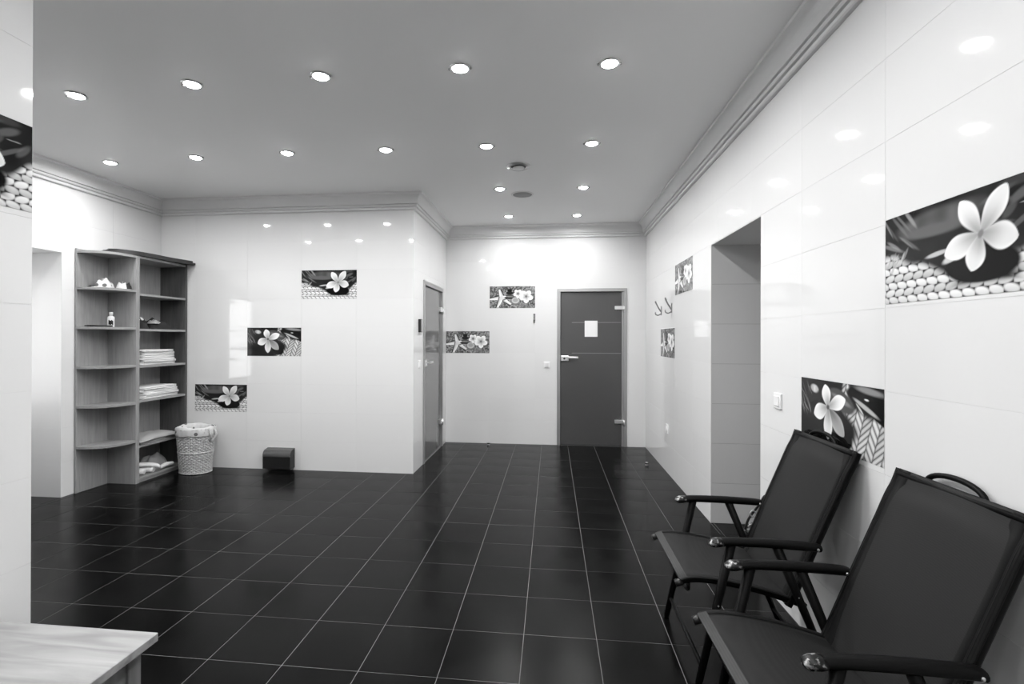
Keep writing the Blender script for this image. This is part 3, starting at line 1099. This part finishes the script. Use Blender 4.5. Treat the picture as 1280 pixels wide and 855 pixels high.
MB().rbox((SX0 - cx_, CY0 - cy_, 0), (SX0 + .018 - cx_, SY0 - .0205 - cy_, 2.178), .0015, 1).build('back_panel', m_wood, cu)
MB().rbox((SX0 - cx_, SY0 - .020 - cy_, 0), (SXF - cx_, SY0 - .0005 - cy_, 2.160), .0015, 1).build('side_panel', m_wood, cu)
CZ = [1.835, 1.481, 1.127, .776, .415]
for z in CZ:
    q = [(a - cx_, b - cy_) for a, b in quarter(SX0 + .018, SY0 - .02, R_X, R_Y)]
    MB().prism(q, z - .022, z).build('shelf', m_woodh, cu)
q = [(a - cx_, b - cy_) for a, b in quarter(SX0 + .018, SY0 - .02, R_X, R_Y)]
MB().prism(q, 2.138, 2.160).build('top_shelf', m_woodh, cu)

# ------------------------------------------------------------------ things on the shelves


def folded(w_, d_, h_, seed, lay=2):
    """folded towel: S-folded strip in XZ, extruded along Y. front fold at +X"""
    r = random.Random(seed)
    t = h_ / lay
    P = []
    hw_ = d_ / 2
    # outline of stacked layers with rounded fold noses on alternating sides
    top = []; bot = []
    NX = 10
    out = []
    for i in range(lay):
        z0 = i * t; z1 = z0 + t * .96
        # right nose
        for k in range(7):
            a = -PI / 2 + PI * k / 6
            out.append((hw_ - t * .5 + math.cos(a) * t * .5 + r.uniform(-.001, .001), (z0 + z1) / 2 + math.sin(a) * (z1 - z0) / 2))
    left = []
    for i in reversed(range(lay)):
        z0 = i * t; z1 = z0 + t * .96
        for k in range(7):
            a = PI / 2 + PI * k / 6
            left.append((-hw_ + t * .5 + math.cos(a) * t * .5, (z0 + z1) / 2 + math.sin(a) * (z1 - z0) / 2))
    poly = out + left
    NY = 9
    v = []; f = []
    n = len(poly)
    for j in range(NY + 1):
        y = (j / NY - .5) * w_
        e = abs(j / NY - .5) * 2
        for (x, z) in poly:
            dz = .0025 * math.sin(7 * x / d_ + 5 * j / NY + seed) * (z / h_)
            dx = .003 * math.sin(3 * j / NY * PI + seed * 1.7)
            v.append((x + dx, y + r.uniform(-.0015, .0015) * (j in (0, NY)), max(0, z * (1 - .10 * e ** 4) + dz)))
    for j in range(NY):
        for i in range(n):
            k = (i + 1) % n
            f.append((j * n + i, j * n + k, (j + 1) * n + k, (j + 1) * n + i))
    f.append(tuple(range(n))[::-1]); f.append(tuple(range(NY * n, NY * n + n)))
    return v, f


def towel(x, y, z, w_, d_, h_, seed, m, label, group, rot=0.0, lay=2, cat='towel'):
    v, f = folded(w_, d_, h_, seed, lay)
    o = MB().add(v, f, True).build('folded_towel', m, None, (x, y, z), rot)
    tag(o, label, cat, group)
    return o


shelf_z = {1: 1.469, 2: 1.118, 3: .786, 4: .355, 5: .045}
z = shelf_z[2]
hs = [.028, .024, .022, .030, .026, .022]
for i, h_ in enumerate(hs):
    towel(-4.045 + .006 * (i % 3), 4.435 + .012 * math.sin(i * 2.1) - .006 * i, z, .42 - .012 * (i % 2), .25 + .02 * (i % 2), h_, i, m_towel,
          ['lowest', 'second lowest', 'third lowest', 'fourth lowest', 'second highest', 'topmost'][i] + ' folded white towel in the stack of six below the dark clothes', 'towels in the taller stack', .02 * math.sin(i * 3))
    z += h_ * .985
z = shelf_z[3]
hs = [.034, .026, .030, .030]
for i, h_ in enumerate(hs):
    towel(-4.04 + .008 * (i % 2), 4.445 + .012 * math.sin(i * 1.3), z, .44 - .01 * i, .27, h_, i + 10, m_towel,
          ['lowest', 'second lowest', 'second highest', 'topmost'][i] + ' folded white towel in the stack of four', 'towels in the lower stack', .04 * math.sin(i * 2 + 1))
    z += h_ * .985


def drape(name, c, w_, d_, h_, seed, m, label, cat, group=None, rot=0.0, amp=1.0, nx=26, ny=22, thick=.006):
    """crumpled cloth: closed sheet with folds, underside on the shelf"""
    r = np.random.default_rng(seed)
    ph = r.uniform(0, 6.28, 8)
    v = []; f = []
    for side in (0, 1):
        for j in range(ny + 1):
            for i in range(nx + 1):
                a, b = i / nx * 2 - 1, j / ny * 2 - 1
                e = max(abs(a), abs(b))
                x = a * w_ / 2 * (1 + .10 * math.sin(3 * b + ph[0])); y = b * d_ / 2 * (1 + .12 * math.sin(2.6 * a + ph[1]))
                fold_ = .62 + .22 * abs(math.sin(2.6 * a + 1.7 * b + ph[2])) + .14 * abs(math.sin(4.1 * b - 2.2 * a + ph[3])) - .16 * abs(math.sin(3.3 * a + 4.6 * b + ph[4])) ** .5
                z_ = h_ * (1 - min(1, (abs(a) ** 2.6 + abs(b) ** 2.6))) ** .6 * (1 - amp + amp * fold_) if e < 1 else 0
                z_ = max(z_, 0) + thick
                if side: z_ = 0.0
                v.append((x, y, z_))
    N = (nx + 1) * (ny + 1)
    for j in range(ny):
        for i in range(nx):
            k = j * (nx + 1) + i
            f.append((k, k + 1, k + nx + 2, k + nx + 1))
            f.append((N + k, N + k + nx + 1, N + k + nx + 2, N + k + 1))
    edge = [i for i in range(nx + 1)] + [j * (nx + 1) + nx for j in range(1, ny + 1)] + [ny * (nx + 1) + i for i in range(nx - 1, -1, -1)] + [j * (nx + 1) for j in range(ny - 1, 0, -1)]
    for i in range(len(edge)):
        a, b = edge[i], edge[(i + 1) % len(edge)]
        f.append((a, N + a, N + b, b))
    o = MB().add(v, f, True).build(name, m, None, c, rot)
    return tag(o, label, cat, group)


# lower shelves: grey spread sheet and loose cloths
towel(-4.035, 4.42, shelf_z[4], .46, .27, .028, 31, m_towelg, 'flat grey folded cloth under a draped sheet on a low shelf', 'low shelf cloths', 0, 2, 'cloth')
drape('draped_sheet', (-4.02, 4.43, shelf_z[4] + .0275), .29, .50, .055, 5, m_towelg, 'pale grey sheet laid loosely over the low shelf behind the basket', 'cloth', amp=.5)


def roll(name, pts, rx, ry, m, label, cat):
    """soft folded strip of cloth: flattened bent tube with a crease"""
    P = spline(pts, 6)
    n_ = len(P)
    rr = [(rx * (.75 + .25 * math.sin(PI * i / (n_ - 1))), ry * (.9 + .1 * math.sin(i * 1.3))) for i in range(n_)]
    return tag(MB().tube(P, rr, 12).build(name, m), label, cat)


zb = shelf_z[5]
roll('loose_cloth', [(-4.12, 4.19, zb + .030), (-4.02, 4.23, zb + .034), (-3.93, 4.27, zb + .030)], .030, .032, m_towel, 'white cloth strip on the bottom shelf against the side panel', 'cloth')
roll('loose_cloth', [(-4.15, 4.26, zb + .030), (-4.03, 4.32, zb + .036), (-3.91, 4.36, zb + .030)], .030, .036, m_towel, 'white cloth strip lying across the middle of the bottom shelf', 'cloth')
roll('loose_cloth', [(-4.13, 4.21, zb + .088), (-4.02, 4.29, zb + .090), (-3.92, 4.375, zb + .072), (-3.895, 4.41, zb + .045)], .022, .036, m_towel, 'white cloth strip on top, sloping down over the bottom shelf edge', 'cloth')
drape('loose_cloth', (-4.07, 4.53, shelf_z[5]), .20, .28, .17, 9, m_towelg, 'grey crumpled clothes on the bottom shelf behind the basket', 'cloth')
roll('loose_cloth', [(-3.935, 4.46, zb + .022), (-3.915, 4.52, zb + .040), (-3.91, 4.60, zb + .036)], .022, .026, m_towel, 'small pale cloth strip on the bottom shelf beside the basket', 'cloth')
# dark clothes bundle
drape('dark_garment', (-4.03, 4.25, shelf_z[1]), .24, .15, .15, 12, m_darkcloth, 'black crumpled garment on the shelf above the towels, near the side panel', 'clothes')
drape('dark_garment', (-4.02, 4.475, shelf_z[1]), .24, .24, .125, 13, m_darkcloth, 'black garment spread on the shelf above the towels', 'clothes')
drape('small_cloth', (-3.975, 4.43, shelf_z[1] + .055), .10, .14, .045, 14, m_towelg, 'small grey cloth on the black garments', 'cloth', rot=.4)
drape('small_cloth', (-3.985, 4.25, shelf_z[1] + .085), .07, .08, .035, 15, m_towel, 'pale scrap of cloth on the black garment by the side panel', 'cloth', rot=.2)
drape('dark_garment', (-3.955, 4.60, shelf_z[1]), .08, .18, .018, 16, m_darkcloth, 'flat black belt end on the shelf above the towels', 'clothes')
# top corner shelf: spotted bag and small dark things
z1 = CZ[0]
drape('spotted_pouch', (-4.06, 3.96, z1), .13, .16, .105, 21, m_linen, 'white spotted cloth pouch on the highest rounded shelf', 'pouch', rot=.5)
drape('spotted_pouch', (-3.985, 4.068, z1), .09, .08, .08, 22, m_linen, 'small spotted cloth ball beside the pouch', 'pouch', rot=.2)
drape('dark_scarf', (-3.94, 4.085, z1), .05, .05, .075, 23, m_darkcloth, 'dark scrunched scarf at the side panel of the highest rounded shelf', 'clothes')
drape('dark_scarf', (-4.115, 3.915, z1), .08, .10, .02, 24, m_darkcloth, 'flat dark cloth at the wall end of the highest rounded shelf', 'clothes')
# second shelf: bottle and glasses case
z2 = CZ[1]
bt = empty('lotion_bottle', (-4.035, 4.00, z2))
tag(bt, 'white lotion bottle with a dark mark on the rounded shelf', 'bottle')
MB().lathe([(.0, 0), (.026, 0), (.028, .004), (.028, .088), (.024, .098), (.014, .103), (.013, .108)], n=24).build('body', m_white, bt)
MB().lathe([(.0165, .107), (.0165, .136), (.015, .139), (0, .139)], n=20).build('cap', m_white, bt)
lb_ = MB()
v = []; f = []
for k in range(7):
    a = -1.5 + k * .22
    for zz in (.022, .062): v.append((.0284 * math.cos(a), .0284 * math.sin(a), zz + .006 * math.sin(k * 2)))
for k in range(6): f.append((2 * k, 2 * k + 2, 2 * k + 3, 2 * k + 1))
lb_.add(v, f, True).build('printed_mark', m_black, bt)
kz = MB().tube(spline([(-.10, -.055, .012), (-.088, -.035, .012), (-.06, -.018, .011), (0, -.004, .009), (.06, .004, .010), (.09, .006, .010)], 5), .0085, 8).tube(
    [(-.10 + .019 * math.cos(a * PI / 8) - .006, -.052 + .019 * math.sin(a * PI / 8), .012) for a in range(16)], .005, 8, closed=True)
tag(kz.build('shower_strap', m_black, None, (-4.07, 3.95, z2 - .002)), 'dark strap with a loop lying beside the lotion bottle', 'strap')

# ------------------------------------------------------------------ wicker basket
bk = empty('wicker_basket', (-3.635, 4.585, 0), -.12)
tag(bk, 'tall white wicker laundry basket with a spotted cloth liner', 'basket')
BH, BA0, BB0, BA1, BB1 = .455, .150, .120, .184, .150


def bab(z):
    t = z / BH
    return BA0 + (BA1 - BA0) * t, BB0 + (BB1 - BB0) * t


NS = 44
mb = MB()
for k in range(NS):
    a = 2 * PI * k / NS
    pts = []
    for z in (0.004, BH * .5, BH):
        A, B = bab(z)
        pts.append((A * math.cos(a), B * math.sin(a), z))
    mb.tube(pts, .0060, 5, caps=False)
mb.build('stakes', m_wicker, bk)
mb = MB()
NR = 30
for r_ in range(NR):
    z = .010 + (BH - .02) * r_ / (NR - 1)
    A, B = bab(z)
    pts = []
    for k in range(NS * 2):
        a = 2 * PI * k / (NS * 2)
        off = .0068 * math.cos(NS / 2 * a * 1.0 * 2 / 2 + (PI if r_ % 2 else 0))
        pts.append(((A + off) * math.cos(a), (B + off) * math.sin(a), z + .001 * math.sin(5 * a + r_)))
    mb.tube(pts, (.0070, .0052) if False else .0068, 5, closed=True)
mb.build('woven_strands', m_wicker, bk)
for z, r_ in ((.010, .011), (BH * .48, .011), (BH * .86, .010), (BH, .012)):
    A, B = bab(z)
    MB().tube([((A + .004 + .003 * math.cos(30 * 2 * PI * k / 120)) * math.cos(2 * PI * k / 120), (B + .004 + .003 * math.cos(30 * 2 * PI * k / 120)) * math.sin(2 * PI * k / 120), z + .002 * math.sin(30 * 2 * PI * k / 120)) for k in range(120)], r_ * .8, 6, closed=True).build('braid_band', m_wicker, bk)
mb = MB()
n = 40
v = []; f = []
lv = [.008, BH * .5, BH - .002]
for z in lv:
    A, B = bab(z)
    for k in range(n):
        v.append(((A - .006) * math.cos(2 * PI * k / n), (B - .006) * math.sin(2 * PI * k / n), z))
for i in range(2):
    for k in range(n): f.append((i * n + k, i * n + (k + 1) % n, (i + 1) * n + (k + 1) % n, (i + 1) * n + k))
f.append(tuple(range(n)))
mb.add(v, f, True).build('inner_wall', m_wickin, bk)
# liner: skirt over the rim, then down inside
v = []; f = []
n = 96
prof_l = [(.010, -.062), (.013, -.04), (.014, -.01), (.011, .014), (.0, .024), (-.014, .018), (-.022, -.01), (-.03, -.10), (-.05, -.16)]
for i, (o_, dz) in enumerate(prof_l):
    A, B = bab(BH)
    for k in range(n):
        a = 2 * PI * k / n
        w1 = .003 * math.sin(9 * a + 1) + .002 * math.sin(23 * a)
        zz = BH + dz + (.007 * math.sin(3 * a + .5) + .003 * math.sin(7 * a) if 2 < i < 7 else .005 * math.sin(4 * a) + .002 * math.sin(9 * a))
        oo = o_ + w1 * .8
        if i >= 4: oo += -.014 * (.5 + .5 * math.sin(5 * a + 2)) ** 2
        v.append(((A + oo) * math.cos(a), (B + oo) * math.sin(a), zz))
m_ = len(prof_l)
for i in range(m_ - 1):
    for k in range(n): f.append((i * n + k, i * n + (k + 1) % n, (i + 1) * n + (k + 1) % n, (i + 1) * n + k))
f.append(tuple((m_ - 1) * n + k for k in range(n)))
MB().add(v, f, True).build('cloth_liner', m_linen, bk)
for s_ in (-1, 1):
    A, _ = bab(BH)
    A2, _ = bab(BH * .72)
    MB().tube(spline([(s_ * (A + .012), -.035, BH - .005), (s_ * (A + .036), -.034, BH * .86), (s_ * (A2 + .020), -.012, BH * .74), (s_ * (A2 + .020), .012, BH * .74), (s_ * (A + .036), .034, BH * .86), (s_ * (A + .012), .035, BH - .005)], 6), .0095, 8).build('handle', m_wicker, bk)

# ------------------------------------------------------------------ bench
BZ = .48
bx0, bx1, by0, by1 = PX + .004, -1.185, .30, 1.245
bn = empty('bench', ((bx0 + bx1) / 2, (by0 + by1) / 2, 0))
tag(bn, 'pale wooden bench with a plank top against the near tiled wall', 'bench')
qx, qy = bn.location.x, bn.location.y
MB().rbox((bx0 - qx, by0 - qy, BZ - .026), (bx1 - qx, by1 - qy, BZ), .002, 1).build('top', m_bench, bn)
MB().box((bx1 - .055 - qx, by0 + .07 - qy, .06), (bx1 - .040 - qx, by1 - .07 - qy, BZ - .026)).build('side_panel', m_benchs, bn)
MB().box((bx0 + .07 - qx, by1 - .055 - qy, .06), (bx1 - .07 - qx, by1 - .040 - qy, BZ - .026)).build('end_panel', m_benchs, bn)
for x in (bx0 + .03, bx1 - .075):
    for y in (by0 + .03, by1 - .075):
        MB().rbox((x - qx, y - qy, 0), (x + .045 - qx, y + .045 - qy, BZ - .026), .002, 1).build('leg', m_benchs, bn)

# ------------------------------------------------------------------ folding chairs


def make_chair():
    """local: x towards the wall, sitter faces -x, width along y; local x = world X - .87"""
    X = lambda x: x - .87
    t = empty('folding_chair', (0, 0, 0))
    HW, AW = .232, .262
    rail = [(1.188, .950), (1.172, .905), (1.150, .860), (1.115, .775), (1.036, .585), (.962, .405), (.935, .345)]
    seatp = [(.530, .415), (.56, .425), (.62, .427), (.72, .417), (.84, .393), (.95, .362), (1.00, .345)]
    for s in (-1, 1):
        MB().tube(spline([(X(a), s * HW, b) for a, b in rail], 6), (.0150, .0125), 10).build('back_rail', m_frame, t)
        sr_ = MB().tube(spline([(X(a), s * (HW - .004), b) for a, b in seatp], 6), .0115, 10).build('seat_rail', m_frame, t)
        MB().tube([(X(.510), s * (HW - .004), .407), (X(.536), s * (HW - .004), .417)], .0145, 10).build('end_cap', m_black, sr_)
        MB().tube([(X(.712), s * AW, .588), (X(.585), s * AW, .004)], (.0185, .013), 10).build('front_leg', m_frame, t)
        MB().tube([(X(.880), s * AW, .585), (X(1.120), s * AW, .004)], (.0180, .012), 10).build('rear_leg', m_frame, t)
        arm = MB()
        prf = spline([(X(.660), s * AW, .592), (X(.71), s * AW, .597), (X(.85), s * AW, .597), (X(.97), s * AW, .593), (X(1.022), s * AW, .590), (X(1.036), s * AW, .586)], 6)
        nn = len(prf)
        arm.tube(prf, [(.0135 + .003 * math.sin(PI * i / (nn - 1)) - (.008 if i == nn - 1 else 0), .024 - (.012 if i == nn - 1 else 0)) for i in range(nn)], 12)
        ao = arm.build('armrest', m_frame, t)
        tp = MB()
        pts = [(X(.627), s * AW, .587), (X(.630), s * AW, .587), (X(.638), s * AW, .588), (X(.650), s * AW, .590), (X(.664), s * AW, .592), (X(.678), s * AW, .594)]
        tp.tube(pts, [(.003, .005), (.009, .015), (.0145, .021), (.0175, .0255), (.017, .026), (.0155, .025)], 12)
        tp.build('worn_tip', m_worn, ao)
        for a, b, yy in ((.706, .560, -.0135), (.889, .562, -.013), (1.020, .589, -.0235), (.66, .35, -.0135), (.955, .40, -.013)):
            rv = MB().lathe([(.0, .0028), (.0035, .0022), (.0055, 0), (.0055, -.003), (0, -.003)], n=12)
            ysg = -1
            rv.v = [(X(a) + p[0], s * AW + yy - p[2], b + p[1]) for p in rv.v]
            rv.build('rivet', m_rivet, t)
        # pivot spacers that carry seat and back on the legs
        MB().tube([(X(.676), s * (HW - .006), .421), (X(.676), s * (AW + .004), .421)], .008, 8).tube([(X(1.036), s * (HW), .585), (X(1.030), s * (AW), .587)], .008, 8).tube(
            [(X(.963), s * (HW - .006), .385), (X(.963), s * (AW + .004), .385)], .008, 8).build('pivot', m_frame, t)
        # brace between rear leg and back rail
        MB().tube([(X(.905), s * (AW - .016), .20), (X(1.05), s * (AW - .016), .17)], .006, 6).build('brace', m_frame, t) if False else None
    # slings
    def sling(path, y0, y1, sag, th=.004, ny=14, nm=(0, 1)):
        pts = spline([(X(a), 0, b) for a, b in path], 7)
        v = []; f = []
        n = len(pts)
        for side in (0, 1):
            for i, p in enumerate(pts):
                T = (pts[min(i + 1, n - 1)] - pts[max(i - 1, 0)]).normalized()
                N = Vector((-T.z, 0, T.x)).normalized()
                for j in range(ny + 1):
                    q = j / ny * 2 - 1
                    y = y0 + (y1 - y0) * j / ny
                    sg = sag * (1 - q * q) * math.sin(PI * min(1, max(0, i / (n - 1)))) ** .6
                    pos = p + N * (sg + th * (side - .5))
                    v.append((pos.x, y, pos.z))
        NN = n * (ny + 1)
        for i in range(n - 1):
            for j in range(ny):
                k = i * (ny + 1) + j
                f.append((k, k + 1, k + ny + 2, k + ny + 1))
                f.append((NN + k, NN + k + ny + 1, NN + k + ny + 2, NN + k + 1))
        edge = [j for j in range(ny + 1)] + [i * (ny + 1) + ny for i in range(1, n)] + [(n - 1) * (ny + 1) + j for j in range(ny - 1, -1, -1)] + [i * (ny + 1) for i in range(n - 2, 0, -1)]
        for i in range(len(edge)):
            a, b = edge[i], edge[(i + 1) % len(edge)]
            f.append((a, NN + a, NN + b, b))
        return MB().add(v, f, True)

    bpath = [(a - .006, b + .004) for a, b in rail]
    bs = sling(bpath, -HW, HW, -.016).build('back_sling', m_sling, t)
    for s in (-1, 1):
        sling([(a - .0085, b + .0045) for a, b in rail], s * HW - .012, s * HW + .012 if s > 0 else s * HW + .012, 0, .006, 2).build('side_hem', m_hem, bs)
        hp = [(a - .0095, b + .0050) for a, b in rail]
        sling(hp, s * (HW - .032) - .020, s * (HW - .032) + .020, 0, .0045, 2).build('edge_band', m_hem, bs)
    sling([(1.184, .954), (1.170, .912), (1.160, .890)], -HW, HW, -.003, .007, 6).build('top_hem', m_hem, bs)
    ss = sling([(a, b + .010) for a, b in seatp], -HW, HW, -.004, .004)
    # seat sags downwards in the middle
    ss = ss.build('seat_sling', m_sling, t)
    sling([(.525, .4265), (.54, .4310), (.556, .4365)], -HW - .003, HW + .003, 0, .007, 4).build('front_hem', m_hemlight, ss)
    for s in (-1, 1):
        sling([(a, b + .0115) for a, b in seatp], s * HW - .012, s * HW + .012, 0, .006, 2).build('side_hem', m_hem, ss)
    # cross bars
    MB().tube([(X(.605), -AW, .10), (X(.605), AW, .10)], .0085, 10).build('foot_bar', m_frame, t)
    MB().tube([(X(1.088), -AW, .08), (X(1.088), AW, .08)], .0085, 10).build('rear_bar', m_frame, t)
    MB().tube([(X(1.178), -HW, .938), (X(1.178), HW, .938)], .010, 10).build('top_bar', m_frame, t)
    MB().tube([(X(.945), -HW, .352), (X(.945), HW, .352)], .009, 10).build('seat_bar', m_frame, t)
    bow = []
    for k in range(21):
        a = PI * k / 20
        bow.append((X(.560) + .01 * math.sin(a), -math.cos(a) * (HW - .004), .412 - .066 * math.sin(a) ** .7))
    MB().tube(bow, .0075, 8).build('front_bow', m_frame, t)
    hoop = []
    for k in range(17):
        a = PI * k / 16
        hoop.append((X(1.188) + .006 * math.sin(a), .02 - math.cos(a) * .105, .935 + .044 * math.sin(a) ** .8))
    MB().tube(hoop, .0085, 10).build('carry_hoop', m_frame, t)
    return t


ch1 = make_chair()
ch1.location = (.87, 2.125, 0)
tag(ch1, 'black folding armchair with mesh sling, beside the wall opening', 'chair', 'folding chairs along the right wall')
ch2 = copy_tree(ch1)
ch2.location = (.87, 1.408, 0)
ch2.rotation_euler = (0, 0, math.radians(.8))
tag(ch2, 'black folding armchair with mesh sling below the large flower tile', 'chair', 'folding chairs along the right wall')

# handbag hanging from the back rail of the farther chair
hb = empty('handbag', (1.055, 2.455, .275))
tag(hb, 'small black leather handbag hanging behind the chair by the wall opening', 'handbag')
v = []; f = []
n = 20
for i in range(11):
    zt = i / 10
    for k in range(n):
        a = 2 * PI * k / n
        ra = (.115 - .02 * zt) * (math.sin(PI * min(1, .12 + zt * .85)) ** .35); rb = (.042 - .016 * zt) * (math.sin(PI * min(1, .12 + zt * .85)) ** .35)
        c_, s_ = math.cos(a), math.sin(a)
        v.append((ra * math.copysign(abs(c_) ** .7, c_), rb * math.copysign(abs(s_) ** .7, s_), zt * .19))
for i in range(10):
    for k in range(n): f.append((i * n + k, i * n + (k + 1) % n, (i + 1) * n + (k + 1) % n, (i + 1) * n + k))
f.append(tuple(range(n))[::-1]); f.append(tuple(10 * n + k for k in range(n)))
MB().add(v, f, True).build('body', m_leather, hb)
MB().tube(spline([(-.075, -.01, .16), (-.06, -.02, .22), (-.02, -.035, .29), (.0, -.06, .345), (.02, -.035, .29), (.06, -.02, .22), (.075, -.01, .16)], 6), .006, 8).build('strap', m_leather, hb)
MB().tube([(-.045 + .014 * math.cos(k * PI / 8), -.032, .245 + .016 * math.sin(k * PI / 8)) for k in range(16)], .0035, 6, closed=True).build('buckle_ring', m_chrome, hb)
MB().rbox((-.075, -.044, .155), (-.045, -.030, .172), .003).build('clasp', m_chrome, hb)
